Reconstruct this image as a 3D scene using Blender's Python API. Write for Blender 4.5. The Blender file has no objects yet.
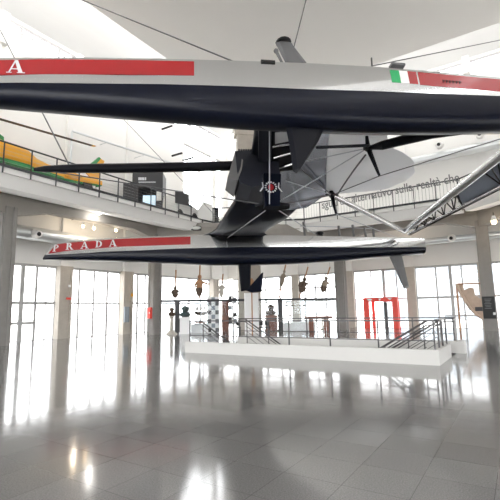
import bpy, math, random
from mathutils import Vector, Matrix
random.seed(7)
SC = bpy.context.scene
COL = SC.collection
PI = math.pi
V = Vector

# ------------------------------------------------------------------ camera model
F = 412.0; PITCH = math.radians(8.38); ROLL = math.radians(1.0); CH = 1.6
TH = math.radians(32.8)
CF = V((0, math.cos(PITCH), math.sin(PITCH)))
r0 = V((1, 0, 0)); u0 = V((0, -math.sin(PITCH), math.cos(PITCH)))
CR = r0 * math.cos(ROLL) - u0 * math.sin(ROLL)
CU = r0 * math.sin(ROLL) + u0 * math.cos(ROLL)
CAMP = V((0, 0, CH))
AX = V((math.sin(TH), math.cos(TH), 0)); BX = V((math.cos(TH), -math.sin(TH), 0)); ZX = V((0, 0, 1))
def G(a, b, z): return AX * a + BX * b + ZX * z          # the building's own grid
def hit(x, y, p0, n):
    d = CF + CR * ((x - 250) / F) - CU * ((y - 250) / F)
    return CAMP + d * ((p0 - CAMP).dot(n) / d.dot(n))
def onA(x, y, a): return hit(x, y, AX * a, AX)
def onB(x, y, b): return hit(x, y, BX * b, BX)
def onZ(x, y, z): return hit(x, y, ZX * z, ZX)
def gA(p): return p.dot(AX)
def gB(p): return p.dot(BX)

cam = bpy.data.cameras.new('camera'); co = bpy.data.objects.new('camera', cam); COL.objects.link(co)
cam.sensor_width = 36; cam.lens = 36 * F / 500; cam.clip_end = 400
M = Matrix.Identity(4)
for i in range(3):
    M[i][0] = CR[i]; M[i][1] = CU[i]; M[i][2] = -CF[i]; M[i][3] = CAMP[i]
co.matrix_world = M; SC.camera = co

# ------------------------------------------------------------------ materials
def mat(name, col, rough=.5, metal=0, emit=None, noise=None, bump=None, spec=.5, coat=0):
    m = bpy.data.materials.new(name); m.use_nodes = True
    nt = m.node_tree; b = nt.nodes['Principled BSDF']
    b.inputs['Base Color'].default_value = (*col, 1)
    b.inputs['Roughness'].default_value = rough; b.inputs['Metallic'].default_value = metal
    b.inputs['Specular IOR Level'].default_value = spec
    if coat:
        b.inputs['Coat Weight'].default_value = coat; b.inputs['Coat Roughness'].default_value = .05
    if emit:
        b.inputs['Emission Color'].default_value = (*emit[0], 1); b.inputs['Emission Strength'].default_value = emit[1]
    if noise or bump:
        tc = nt.nodes.new('ShaderNodeTexCoord'); no = nt.nodes.new('ShaderNodeTexNoise')
        nt.links.new(tc.outputs['Object'], no.inputs['Vector'])
        s, amt = noise or (bump[0], 0)
        no.inputs['Scale'].default_value = s; no.inputs['Detail'].default_value = 5
        if amt:
            mx = nt.nodes.new('ShaderNodeMix'); mx.data_type = 'RGBA'
            mx.inputs['A'].default_value = (*[max(0, c * (1 - amt)) for c in col], 1)
            mx.inputs['B'].default_value = (*[min(1, c * (1 + amt)) for c in col], 1)
            nt.links.new(no.outputs['Fac'], mx.inputs['Factor']); nt.links.new(mx.outputs['Result'], b.inputs['Base Color'])
        if bump:
            no2 = nt.nodes.new('ShaderNodeTexNoise'); no2.inputs['Scale'].default_value = bump[0]
            nt.links.new(tc.outputs['Object'], no2.inputs['Vector'])
            bp_ = nt.nodes.new('ShaderNodeBump'); bp_.inputs['Strength'].default_value = bump[1]; bp_.inputs['Distance'].default_value = bump[2]
            nt.links.new(no2.outputs['Fac'], bp_.inputs['Height']); nt.links.new(bp_.outputs['Normal'], b.inputs['Normal'])
    return m

def glass_mat(name, tint=(1, 1, 1), refl=.08):
    m = bpy.data.materials.new(name); m.use_nodes = True; nt = m.node_tree
    nt.nodes.remove(nt.nodes['Principled BSDF']); out = nt.nodes['Material Output']
    tr = nt.nodes.new('ShaderNodeBsdfTransparent'); tr.inputs['Color'].default_value = (*tint, 1)
    gl = nt.nodes.new('ShaderNodeBsdfGlossy'); gl.inputs['Roughness'].default_value = .02
    mx = nt.nodes.new('ShaderNodeMixShader'); mx.inputs[0].default_value = refl
    nt.links.new(tr.outputs[0], mx.inputs[1]); nt.links.new(gl.outputs[0], mx.inputs[2]); nt.links.new(mx.outputs[0], out.inputs[0])
    return m

def floor_mat():
    m = bpy.data.materials.new('polished_terrazzo'); m.use_nodes = True; nt = m.node_tree; b = nt.nodes['Principled BSDF']
    L = nt.links.new; N = nt.nodes.new
    tc = N('ShaderNodeTexCoord'); sx = N('ShaderNodeSeparateXYZ'); L(tc.outputs['Object'], sx.inputs[0])
    def joint(o, off):
        a = N('ShaderNodeMath'); a.operation = 'ADD'; a.inputs[1].default_value = off + 60; L(o, a.inputs[0])
        d = N('ShaderNodeMath'); d.operation = 'DIVIDE'; d.inputs[1].default_value = .6; L(a.outputs[0], d.inputs[0])
        f = N('ShaderNodeMath'); f.operation = 'FRACT'; L(d.outputs[0], f.inputs[0])
        c = N('ShaderNodeMath'); c.operation = 'LESS_THAN'; c.inputs[1].default_value = .009; L(f.outputs[0], c.inputs[0])
        g = N('ShaderNodeMath'); g.operation = 'FLOOR'; L(d.outputs[0], g.inputs[0])
        return c.outputs[0], g.outputs[0]
    j1, g1 = joint(sx.outputs[0], JX); j2, g2 = joint(sx.outputs[1], JY)
    mxj = N('ShaderNodeMath'); mxj.operation = 'MAXIMUM'; L(j1, mxj.inputs[0]); L(j2, mxj.inputs[1])
    cv = N('ShaderNodeCombineXYZ'); L(g1, cv.inputs[0]); L(g2, cv.inputs[1])
    wn = N('ShaderNodeTexWhiteNoise'); L(cv.outputs[0], wn.inputs['Vector'])
    no = N('ShaderNodeTexNoise'); no.inputs['Scale'].default_value = 70; no.inputs['Detail'].default_value = 4; no.inputs['Roughness'].default_value = .8
    L(tc.outputs['Object'], no.inputs['Vector'])
    n2 = N('ShaderNodeTexNoise'); n2.inputs['Scale'].default_value = .7; L(tc.outputs['Object'], n2.inputs['Vector'])
    cr = N('ShaderNodeValToRGB'); cr.color_ramp.elements[0].position = .3; cr.color_ramp.elements[1].position = .7
    cr.color_ramp.elements[0].color = (.10, .097, .095, 1); cr.color_ramp.elements[1].color = (.235, .228, .225, 1)
    L(no.outputs['Fac'], cr.inputs['Fac'])
    hs = N('ShaderNodeHueSaturation'); L(cr.outputs['Color'], hs.inputs['Color'])
    mr = N('ShaderNodeMapRange'); mr.inputs['To Min'].default_value = .92; mr.inputs['To Max'].default_value = 1.08; L(wn.outputs['Value'], mr.inputs['Value'])
    L(mr.outputs[0], hs.inputs['Value'])
    mx = N('ShaderNodeMix'); mx.data_type = 'RGBA'; mx.inputs['B'].default_value = (.09, .088, .085, 1)
    L(mxj.outputs[0], mx.inputs['Factor']); L(hs.outputs['Color'], mx.inputs['A']); L(mx.outputs['Result'], b.inputs['Base Color'])
    rr = N('ShaderNodeMapRange'); rr.inputs['To Min'].default_value = .07; rr.inputs['To Max'].default_value = .15
    L(n2.outputs['Fac'], rr.inputs['Value']); L(rr.outputs[0], b.inputs['Roughness'])
    b.inputs['Specular IOR Level'].default_value = .75
    n3 = N('ShaderNodeTexNoise'); n3.inputs['Scale'].default_value = 2.2; L(tc.outputs['Object'], n3.inputs['Vector'])
    bu = N('ShaderNodeBump'); bu.inputs['Strength'].default_value = .12; bu.inputs['Distance'].default_value = .01
    L(n3.outputs['Fac'], bu.inputs['Height']); L(bu.outputs['Normal'], b.inputs['Normal'])
    return m
JX, JY = .33, .35

MT = {}
MT['floor'] = floor_mat()
MT['wall'] = mat('white_plaster', (.80, .79, .77), .8, noise=(.6, .03))
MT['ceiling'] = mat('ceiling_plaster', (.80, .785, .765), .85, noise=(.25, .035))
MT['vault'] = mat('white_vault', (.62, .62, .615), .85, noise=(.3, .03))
MT['concrete'] = mat('grey_concrete', (.25, .237, .225), .75, noise=(3, .12))
MT['beam'] = mat('beam_concrete', (.31, .29, .265), .75, noise=(2, .12))
MT['pillar'] = mat('bare_concrete', (.46, .42, .37), .8, noise=(2.5, .18))
MT['fascia'] = mat('white_fascia', (.88, .87, .85), .7)
MT['parapet'] = mat('offwhite_parapet', (.56, .55, .53), .6, noise=(1.5, .03))
MT['glass'] = glass_mat('window_glass', (.97, .985, 1), .06)
MT['showglass'] = glass_mat('clear_glass', (.985, .995, 1), .012)
MT['frame'] = mat('grey_window_frame', (.42, .42, .42), .5)
MT['darkframe'] = mat('dark_steel', (.035, .035, .04), .45)
MT['steel'] = mat('brushed_steel', (.62, .62, .62), .25, 1)
MT['pipe'] = mat('galvanised_duct', (.66, .68, .69), .35, .7)
MT['rail'] = mat('dark_painted_rail', (.03, .032, .038), .4)
MT['greyrail'] = mat('grey_painted_rail', (.06, .056, .058), .4, .2)
MT['silver'] = mat('mirror_silver', (.66, .67, .68), .13, 1)
MT['film'] = mat('silver_film', (.86, .88, .91), .17, .5, bump=(1.1, .5, .06))
def film_mat():
    m = bpy.data.materials.new('reflection_white_sheet'); m.use_nodes = True; nt = m.node_tree; b = nt.nodes['Principled BSDF']
    b.inputs['Base Color'].default_value = (.93, .94, .96, 1); b.inputs['Roughness'].default_value = .16; b.inputs['Metallic'].default_value = .25
    b.inputs['Specular IOR Level'].default_value = .8
    tr = nt.nodes.new('ShaderNodeBsdfTranslucent'); tr.inputs['Color'].default_value = (.95, .96, .98, 1)
    mx = nt.nodes.new('ShaderNodeMixShader'); mx.inputs[0].default_value = .5
    tc = nt.nodes.new('ShaderNodeTexCoord'); no = nt.nodes.new('ShaderNodeTexNoise'); no.inputs['Scale'].default_value = .9
    nt.links.new(tc.outputs['Object'], no.inputs['Vector']); bu = nt.nodes.new('ShaderNodeBump'); bu.inputs['Strength'].default_value = .6; bu.inputs['Distance'].default_value = .09
    nt.links.new(no.outputs['Fac'], bu.inputs['Height']); nt.links.new(bu.outputs['Normal'], b.inputs['Normal'])
    nt.links.new(b.outputs[0], mx.inputs[1]); nt.links.new(tr.outputs[0], mx.inputs[2]); nt.links.new(mx.outputs[0], nt.nodes['Material Output'].inputs[0])
    return m
MT['sheet'] = film_mat()  # white translucent colour stands in for the windows mirrored in the film
MT['fairing'] = mat('blue_grey_fairing', (.66, .70, .80), .2, 1, bump=(.8, .3, .05))
MT['navy'] = mat('navy_gloss', (.0035, .005, .013), .28, 0, spec=.2, coat=.04)
MT['carbon'] = mat('black_carbon', (.007, .0075, .011), .28, 0, spec=.13)
MT['greycarbon'] = mat('grey_panel', (.022, .024, .034), .4, 0, spec=.3)
MT['darkgrey'] = mat('dark_grey_metal', (.14, .14, .145), .4, .3)
MT['red'] = mat('red_vinyl', (.34, .009, .013), .3, 0, coat=.3)
MT['white'] = mat('white_vinyl', (.85, .85, .85), .4)
MT['paleletter'] = mat('pale_grey_vinyl', (.66, .68, .70), .4)
MT['green'] = mat('green_vinyl', (.01, .36, .11), .4)
MT['brightred'] = mat('vermilion_paint', (.75, .055, .035), .45)
MT['yellow'] = mat('yellow_paint', (.85, .40, .02), .35, coat=.3)
MT['heligreen'] = mat('green_paint', (.03, .26, .07), .35, coat=.3)
MT['black'] = mat('black_matte', (.012, .012, .013), .6)
MT['booth'] = mat('charcoal_panel', (.045, .045, .05), .6)
MT['screen'] = mat('pale_blue_screen', (.5, .62, .7), .4, emit=((.62, .8, .9), .7))
MT['paper'] = mat('white_paper', (.8, .8, .78), .7)
MT['letter'] = mat('grey_lettering', (.20, .20, .205), .6)
MT['blueglass'] = mat('tinted_glass', (.10, .20, .26), .08, coat=.5)
MT['carwhite'] = mat('white_car_paint', (.75, .75, .73), .3, coat=.4)
MT['tan'] = mat('tan_wood', (.42, .22, .11), .55, noise=(6, .2))
MT['darkwood'] = mat('dark_carved_wood', (.10, .065, .045), .6, noise=(8, .35))
MT['greywood'] = mat('weathered_wood', (.27, .22, .17), .7, noise=(8, .3))
MT['reddish'] = mat('reddish_wood', (.22, .085, .055), .55, noise=(5, .3))
MT['oldwood'] = mat('old_ship_timber', (.55, .42, .33), .75, noise=(5, .2), bump=(14, .5, .03))
MT['teal'] = mat('verdigris_paint', (.05, .08, .08), .5, noise=(6, .3))
MT['stone'] = mat('pale_stone', (.5, .47, .42), .7)
MT['hotlamp'] = mat('warm_lamp', (1, .9, .75), .4, emit=((1, .72, .38), 30))
MT['coldlamp'] = mat('white_lamp', (1, 1, 1), .4, emit=((1, .97, .9), 40))
MT['ground'] = mat('pale_paving', (.55, .54, .52), .9, noise=(.4, .1))
MT['fac1'] = mat('pale_blue_facade', (.30, .34, .38), .8)
MT['fac2'] = mat('cream_facade', (.34, .32, .28), .8)
MT['facwin'] = mat('facade_window', (.24, .27, .30), .4)
MT['web'] = mat('blue_grey_web', (.36, .41, .50), .35)
MT['palerail'] = mat('pale_grey_rail', (.22, .22, .22), .5)
MT['truck'] = mat('blue_panel', (.10, .16, .28), .35, .5)
MT['cable'] = mat('steel_cable', (.10, .10, .105), .45, .5)
MT['stay'] = mat('pale_rope', (.45, .46, .50), .5)

# ------------------------------------------------------------------ mesh building
class MB:
    def __init__(s): s.v = []; s.f = []; s.m = []
    def add(s, vs, fs, mi=0):
        o = len(s.v); s.v += [V(p) for p in vs]
        for f in fs: s.f.append([i + o for i in f]); s.m.append(mi)
        return s
    def hexa(s, p, mi=0):          # 8 corners: bottom 4 (ccw) and top 4
        return s.add(p, [(3, 2, 1, 0), (4, 5, 6, 7), (0, 1, 5, 4), (1, 2, 6, 5), (2, 3, 7, 6), (3, 0, 4, 7)], mi)
    def gbox(s, a0, a1, b0, b1, z0, z1, mi=0):
        a0, a1 = min(a0, a1), max(a0, a1); b0, b1 = min(b0, b1), max(b0, b1)
        c = [G(a0, b0, z0), G(a0, b1, z0), G(a1, b1, z0), G(a1, b0, z0)]
        return s.hexa(c + [p + ZX * (z1 - z0) for p in c], mi)
    def obox(s, c, ux, uy, uz, mi=0):   # centre and three half vectors
        p = [c + ux * i + uy * j - uz for i, j in ((-1, -1), (1, -1), (1, 1), (-1, 1))]
        return s.hexa(p + [q + uz * 2 for q in p], mi)
    def tube(s, pts, r, n=8, mi=0, cap=True):
        pts = [V(p) for p in pts]; rs = r if isinstance(r, (list, tuple)) else [r] * len(pts)
        o = len(s.v); up = None
        for k, p in enumerate(pts):
            t = (pts[min(k + 1, len(pts) - 1)] - pts[max(k - 1, 0)]).normalized()
            if up is None:
                up = t.orthogonal().normalized()
            up = (up - t * up.dot(t)).normalized(); w = t.cross(up)
            for i in range(n):
                a = 2 * PI * i / n; s.v.append(p + (up * math.cos(a) + w * math.sin(a)) * rs[k])
        for k in range(len(pts) - 1):
            for i in range(n):
                j = (i + 1) % n; s.f.append([o + k * n + i, o + k * n + j, o + (k + 1) * n + j, o + (k + 1) * n + i]); s.m.append(mi)
        if cap:
            s.f.append([o + i for i in range(n)][::-1]); s.m.append(mi)
            s.f.append([o + (len(pts) - 1) * n + i for i in range(n)]); s.m.append(mi)
        return s
    def loft(s, rings, mi=0, cap=True, mfun=None):
        n = len(rings[0]); o = len(s.v)
        for r in rings: s.v += [V(p) for p in r]
        for k in range(len(rings) - 1):
            for i in range(n):
                j = (i + 1) % n
                s.f.append([o + k * n + i, o + k * n + j, o + (k + 1) * n + j, o + (k + 1) * n + i]); s.m.append(mfun(i, k) if mfun else mi)
        if cap:
            s.f.append([o + i for i in range(n)][::-1]); s.m.append(mi)
            s.f.append([o + (len(rings) - 1) * n + i for i in range(n)]); s.m.append(mi)
        return s
    def lathe(s, base, prof, n=14, mi=0, sx=1, axis=None):   # prof = [(r, z)]
        x, y, z = V((1, 0, 0)), V((0, 1, 0)), ZX
        if axis is not None:
            z = axis.normalized(); x = z.orthogonal().normalized(); y = z.cross(x)
        rings = [[base + x * (max(r, .001) * math.cos(2 * PI * i / n) * sx) + y * (max(r, .001) * math.sin(2 * PI * i / n)) + z * h for i in range(n)] for r, h in prof]
        return s.loft(rings, mi)
    def ball(s, c, r, n=10, mi=0, sq=(1, 1, 1)):
        rings = []
        for k in range(1, n // 2 + 2):
            ph = PI * k / (n // 2 + 2)
            rings.append([c + V((r * sq[0] * math.sin(ph) * math.cos(2 * PI * i / n), r * sq[1] * math.sin(ph) * math.sin(2 * PI * i / n), -r * sq[2] * math.cos(ph))) for i in range(n)])
        return s.loft(rings, mi)
    def prism(s, poly, d, mi=0):     # world-space polygon extruded by vector d
        n = len(poly); poly = [V(p) for p in poly]
        fs = [list(range(n))[::-1], [i + n for i in range(n)]] + [(i, (i + 1) % n, (i + 1) % n + n, i + n) for i in range(n)]
        return s.add(poly + [p + d for p in poly], fs, mi)
    def build(s, name, mats, parent=None, smooth=False, label=None, cat=None, group=None, kind=None):
        mats = mats if isinstance(mats, (list, tuple)) else [mats]
        me = bpy.data.meshes.new(name); o = bpy.data.objects.new(name, me); COL.objects.link(o)
        if parent is not None:
            inv = WM[parent.name].inverted(); vs = [inv @ p for p in s.v]; o.parent = parent; WM[o.name] = WM[parent.name]
        else:
            c = sum(s.v, V()) / len(s.v); c.z = min(p.z for p in s.v)
            vs = [p - c for p in s.v]; o.location = c; WM[o.name] = Matrix.Translation(c)
        me.from_pydata([tuple(p) for p in vs], [], s.f); 
        for m in mats: me.materials.append(MT[m])
        for p, mi in zip(me.polygons, s.m): p.material_index = mi; p.use_smooth = bool(smooth)
        import bmesh
        bm = bmesh.new(); bm.from_mesh(me); bmesh.ops.recalc_face_normals(bm, faces=bm.faces); bm.to_mesh(me); bm.free()
        if smooth and smooth != 'all':
            me.set_sharp_from_angle(angle=math.radians(40))
        tag(o, label, cat, group, kind); return o
WM = {}
def tag(o, label=None, cat=None, group=None, kind=None):
    if label: o['label'] = label
    if cat: o['category'] = cat
    if group: o['group'] = group
    if kind: o['kind'] = kind
    return o
def thing(name, loc, label, cat, group=None, rot=None):
    o = bpy.data.objects.new(name, None); COL.objects.link(o); o.empty_display_size = .3
    mw = Matrix.Translation(loc)
    if rot is not None: mw = mw @ rot.to_4x4()
    o.matrix_world = mw; o.location = mw.to_translation(); o.rotation_euler = mw.to_euler(); WM[o.name] = mw
    return tag(o, label, cat, group)
def text_mesh(name, txt, size, org, ux, uy, mat_, parent=None, align='LEFT', depth=.01, width=None, ysc=1, bold=0, **kw):
    cu = bpy.data.curves.new('text', 'FONT'); cu.body = txt; cu.size = size; cu.extrude = depth; cu.align_x = align; cu.resolution_u = 3; cu.offset = bold
    to = bpy.data.objects.new('text', cu); COL.objects.link(to)
    bpy.context.view_layer.update()
    me0 = to.evaluated_get(bpy.context.evaluated_depsgraph_get()).to_mesh()
    ux = ux.normalized(); uy = (uy - ux * uy.dot(ux)).normalized(); uz = ux.cross(uy)
    xs = [v.co.x for v in me0.vertices]; k = (width / (max(xs) - min(xs))) if width else 1
    mb = MB(); mb.add([org + ux * v.co.x * k + uy * v.co.y * ysc + uz * v.co.z for v in me0.vertices], [list(p.vertices) for p in me0.polygons])
    to.to_mesh_clear(); bpy.data.objects.remove(to); bpy.data.curves.remove(cu)
    return mb.build(name, mat_, parent, **kw)

# ------------------------------------------------------------------ the hall
WL, WR, WB, WF = -25.5, 11.8, 35.2, -15.0       # left/right walls (b), back/front walls (a)
W0, W1 = 12.7, 16.6                              # stairwell in a
S0, S1 = -11.36, -2.0                            # stairwell in b
# floor: local x = b, local y = a
fm = MB()
for (b0, b1, a0, a1) in ((WL - .4, WR + .4, WF - .4, W0), (WL - .4, WR + .4, W1, WB + .4), (WL - .4, S0, W0, W1), (S1, WR + .4, W0, W1)):
    fm.add([V((b, a, z)) for z in (-.25, 0) for (b, a) in ((b0, a0), (b1, a0), (b1, a1), (b0, a1))],
           [(3, 2, 1, 0), (4, 5, 6, 7), (0, 1, 5, 4), (1, 2, 6, 5), (2, 3, 7, 6), (3, 0, 4, 7)])
me = bpy.data.meshes.new('floor'); me.from_pydata([tuple(p) for p in fm.v], [], fm.f); me.materials.append(MT['floor'])
fo = bpy.data.objects.new('floor', me); fo.rotation_euler = (0, 0, -TH); COL.objects.link(fo); fo['kind'] = 'structure'
MB().gbox(-120, 160, -160, 150, -.6, -.3).build('ground', 'ground', kind='structure')

LA = [(.6, ), (5.85,), (11.1,), (16.35,), (21.6,), (32.45,)]
pil_left = [-14.6, -9.9, -4.65, .6, 5.85, 11.1, 16.35, 21.6, 32.6]
CLZ0, CLZ1 = 19.0, 20.25
UP = (28.2, 34.4, 11.4, 17.6)                    # tall upper window in the far left corner
def side_wall(name, b_in, b_out, upper):
    m = MB(); m.gbox(WF, WB, b_in, b_out, 4.75, UP[2] if upper else CLZ0)
    if upper:
        m.gbox(WF, UP[0], b_in, b_out, UP[2], CLZ0); m.gbox(UP[1], WB, b_in, b_out, UP[2], CLZ0)
        m.gbox(UP[0], UP[1], b_in, b_out, UP[3], CLZ0)
    m.gbox(WF, WB, b_in, b_out, CLZ1, 23.2)
    return m.build(name, 'wall', kind='structure')
side_wall('wall_left', WL - .3, WL, True)
side_wall('wall_right', WR, WR + .3, False)
m = MB(); m.gbox(WB, WB + .3, WL - .3, WR + .3, 4.9, 19.9); m.gbox(WB, WB + .3, WL - .3, WR + .3, 21.1, 23.2)
m.build('wall_back', 'wall', kind='structure')
m = MB(); m.gbox(WF - .3, WF, WL - .3, WR + .3, 12, 23.2); m.build('wall_front', 'wall', kind='structure')
# ceilings
CZ = 20.0; CE_L, CE_B, CE_R = -20.0, 29.7, 6.3
m = MB()
n = 24
for i in range(n):
    pass
m.gbox(WF, CE_B, CE_L, CE_R, CZ, CZ + .5); m.build('ceiling', 'ceiling', kind='structure')
m = MB()
def vault(lo, hi, axis):
    N = 10; prof = []
    for i in range(N + 1):
        t = i / N; prof.append((lo + (hi - lo) * t, t))
    return prof
N = 10
def strip(p, q, zf, along):                       # curved slab from outer edge p to inner edge q
    m = MB()
    for i in range(N):
        t0, t1 = i / N, (i + 1) / N
        e0, e1 = p + (q - p) * t0, p + (q - p) * t1; z0, z1 = zf(t0), zf(t1)
        if along == 'a':
            c = [G(WF, e0, z0), G(WF, e1, z1), G(WB + .3, e1, z1), G(WB + .3, e0, z0)]
        else:
            c = [G(e0, WL, z0), G(e0, WR, z0), G(e1, WR, z1), G(e1, WL, z1)]
        m.hexa(c + [x + ZX * .25 for x in c])
    return m
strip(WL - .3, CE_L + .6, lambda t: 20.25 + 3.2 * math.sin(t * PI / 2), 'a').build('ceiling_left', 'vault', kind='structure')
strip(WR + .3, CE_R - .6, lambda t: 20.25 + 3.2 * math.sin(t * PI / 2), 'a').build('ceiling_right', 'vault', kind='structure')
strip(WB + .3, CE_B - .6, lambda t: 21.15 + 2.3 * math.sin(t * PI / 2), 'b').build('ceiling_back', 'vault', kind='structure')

# windows
wn = [0]
def window(p0, p1, inward, z0, z1, vs, hs, fr='frame', w=.06, thick=(), edge=.07, deep=.06):
    wn[0] += 1; d = p1 - p0; L = d.length; ux = d.normalized(); nm = 'window_%d' % wn[0]
    root = thing(nm, p0 + d * .5 + ZX * z0, None, None); root['kind'] = 'structure'
    f = MB()
    def bar(x0, x1, y0, y1, dp=deep):
        c = p0 + ux * ((x0 + x1) / 2) + ZX * ((y0 + y1) / 2)
        f.obox(c, ux * ((x1 - x0) / 2), inward * dp, ZX * ((y1 - y0) / 2))
    bar(0, edge, z0, z1); bar(L - edge, L, z0, z1); bar(0, L, z0, z0 + .03); bar(0, L, z1 - .16, z1)
    for x in vs:
        ww = w
        if isinstance(x, tuple): x, ww = x
        x = x * L; bar(x - ww / 2, x + ww / 2, z0, z1, deep * .9)
    for h in hs:
        hh = w
        x0, x1 = 0, 1
        if isinstance(h, tuple): h, hh, x0, x1 = h
        bar(L * x0, L * x1, h - hh / 2, h + hh / 2, deep * .8)
    f.build('window_frame', fr, root)
    g = MB(); c = (p0 + p1) / 2 + ZX * ((z0 + z1) / 2)
    g.obox(c, ux * (L / 2), inward * .008, ZX * ((z1 - z0) / 2)); g.build('glass_pane', 'glass', root)
    return root
# left wall, bay by bay between the concrete pillars
PW = .42
def px_(x): return (gA(onB(x, 303, WL)) - 16.77) / 4.41
def lw(a0, a1, *args, **k): return window(G(a0, WL - .1, 0), G(a1, WL - .1, 0), BX, 0.0, 4.75, *args, **k)
for i in range(len(pil_left) - 1):
    a0, a1 = pil_left[i] + PW, pil_left[i + 1] - PW
    if i == 5: lw(a0, a1, [(.50, .26), (.70, .14), (.86, .05)], [(2.31, .17, 0, 1), (1.08, .16, 0, .70)], w=.05)
    elif i == 6: lw(a0, a1, [(px_(79), .12), (px_(94), .12), (px_(107.5), .14)], [(2.31, .11, 0, 1)], w=.1)
    elif i == 7: lw(a0, a1, [(.09, .16), .17, .35, .52, .7, .86], [(2.35, .14, 0, 1)], w=.11)
    else: lw(a0, a1, [.25, .5, .75], [(2.31, .07, 0, 1)], w=.06)
# back wall
pil_back = [WL + .2, -17.6, -12.3, -7.2, -2.0, 3.2, 8.4, WR]
for i in range(len(pil_back) - 1):
    b0, b1 = pil_back[i] + .35, pil_back[i + 1] - .35
    p0, p1 = G(WB + .1, b0, 0), G(WB + .1, b1, 0)
    def q(x, b0=b0, b1=b1): return (gB(onA(x, 290, WB)) - b0) / (b1 - b0)
    if i == 2: window(p0, p1, AX, 0, 4.9, [(q(371), .10), (q(384), .2), (q(397), .1)], [(2.38, .10, 0, 1)], w=.1)
    elif i == 3: window(p0, p1, AX, 0, 4.9, [(q(437), .12), (q(451.5), .22), (q(463), .1)], [(2.38, .18, 0, 1), (.95, .12, .43, 1)], w=.1)
    elif i in (0, 1): window(p0, p1, AX, 0, 4.9, [(.12, .14), .35, .57, .8], [(2.4, .14, 0, 1), (3.6, .13, 0, 1)], w=.12)
    else: window(p0, p1, AX, 0, 4.9, [.3, (.52, .2), .78], [(2.38, .16, 0, 1), (.95, .12, .3, .8)], w=.12)
# right and front walls
for i in range(len(pil_left) - 1):
    window(G(pil_left[i] + PW, WR + .1, 0), G(pil_left[i + 1] - PW, WR + .1, 0), BX, 0, 4.75, [.25, .5, .75], [2.31])
fb = [WL, -16.2, -6.9, 2.5, WR]
for i in range(4):
    window(G(WF - .1, fb[i] + .2, 0), G(WF - .1, fb[i + 1] - .2, 0), AX, 0, 12, [.2, .4, .6, .8], [2.4, 4.8, 7.2, 9.6])  # unseen tall glazing behind the camera, added to light the hall
# clerestories
ca = [WF, -6, 2, 10, 18, 26, WB]
for i in range(6):
    window(G(ca[i], WL - .1, 0), G(ca[i + 1], WL - .1, 0), BX, CLZ0, CLZ1, [.16, (.33, .16), .5, (.66, .16), .83], [(19.75, .08, 0, 1)], fr='frame', w=.1)
    window(G(ca[i], WR + .1, 0), G(ca[i + 1], WR + .1, 0), BX, CLZ0, CLZ1, [.2, .4, .6, .8], [], w=.05)
cb = [WL, -16, -7, 2, WR]
for i in range(4):
    window(G(WB + .1, cb[i], 0), G(WB + .1, cb[i + 1], 0), AX, 19.9, 21.1, [.2, .4, .6, .8], [], w=.05)
window(G(UP[0], WL - .1, 0), G(UP[1], WL - .1, 0), BX, UP[2], UP[3], [.5], [], w=.04, edge=.03)

# pillars on the walls
def pillar_l(a, b, d, full):
    m = MB(); z1 = 19.0 if full else 4.75
    m.gbox(a - .42, a + .42, b - d, b + d, 0, 4.75)
    m.gbox(a - .46, a - .30, b - d - .04, b + d + .07, 0, 4.75); m.gbox(a + .30, a + .46, b - d - .04, b + d + .07, 0, 4.75)
    return m
for a in pil_left[1:]:
    pillar_l(a, WL + .1, .28, False).build('wall_pillar', 'pillar', kind='structure')
    MB().gbox(a - .3, a + .3, WL - .02, WL + .22, 4.75, 19).build('wall_pilaster', 'wall', kind='structure')
    pillar_l(a, WR - .1, .28, False).build('wall_pillar', 'pillar', kind='structure')
for b in pil_back[1:-1]:
    MB().gbox(WB - .2, WB + .3, b - .35, b + .35, 0, 4.9).build('wall_pillar', 'pillar', kind='structure')
    MB().gbox(WB - .12, WB + .02, b - .25, b + .25, 4.9, 19.9).build('wall_pilaster', 'wall', kind='structure')

# hall columns with a slightly flaring foot and a vertical groove
def column(a, b, w=.34, z1=7.4, mat_='concrete'):
    m = MB()
    def ring(z, h): return [G(a - h, b - h, z), G(a - h, b + h, z), G(a + h, b + h, z), G(a + h, b - h, z)]
    m.hexa(ring(0, w * 1.08) + ring(z1, w))
    for s in (-1, 1):
        m.gbox(a - w - .06, a - w + .02, b + s * w * .62 - .09, b + s * w * .62 + .09, 0, z1)
        m.gbox(a + s * w * .62 - .09, a + s * w * .62 + .09, b + w - .02, b + w + .06, 0, z1)
    return m.build('hall_column', mat_, kind='structure')
CL = [(-9.7, -22.7), (.8, -22.7), (11.3, -22.95), (22.0, -22.7), (31.7, -11.85), (31.85, -1.7), (22.0, 8.9), (11.4, 8.9), (.8, 8.9)]
for a, b in CL: column(a, b)
# edge beams joining the column heads, deeper at each head
def beam(p, q, z0=7.0, zm=7.5, z1=8.35, w=.33):
    p, q = V(p), V(q); d = (q - p); L = d.length; ux = d.normalized(); uy = ZX.cross(ux)
    m = MB(); rings = []
    for t, zb in ((-.4 / L, z0), (.03, z0), (.22, zm), (.78, zm), (.97, z0), (1 + .4 / L, z0)):
        c = p + d * t
        rings.append([c - uy * w + ZX * zb, c + uy * w + ZX * zb, c + uy * w + ZX * z1, c - uy * w + ZX * z1])
    m.loft(rings)
    c0, c1 = p + ZX * (z1 - .38), q + ZX * (z1 - .38)
    m.tube([c0 - uy * (w + .05), c1 - uy * (w + .05)], .03, 6); m.tube([c0 + uy * (w + .05), c1 + uy * (w + .05)], .03, 6)
    m.build('edge_beam', 'beam', kind='structure')
for i in range(len(CL) - 1): beam(G(*CL[i], 0), G(*CL[i + 1], 0))
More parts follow.
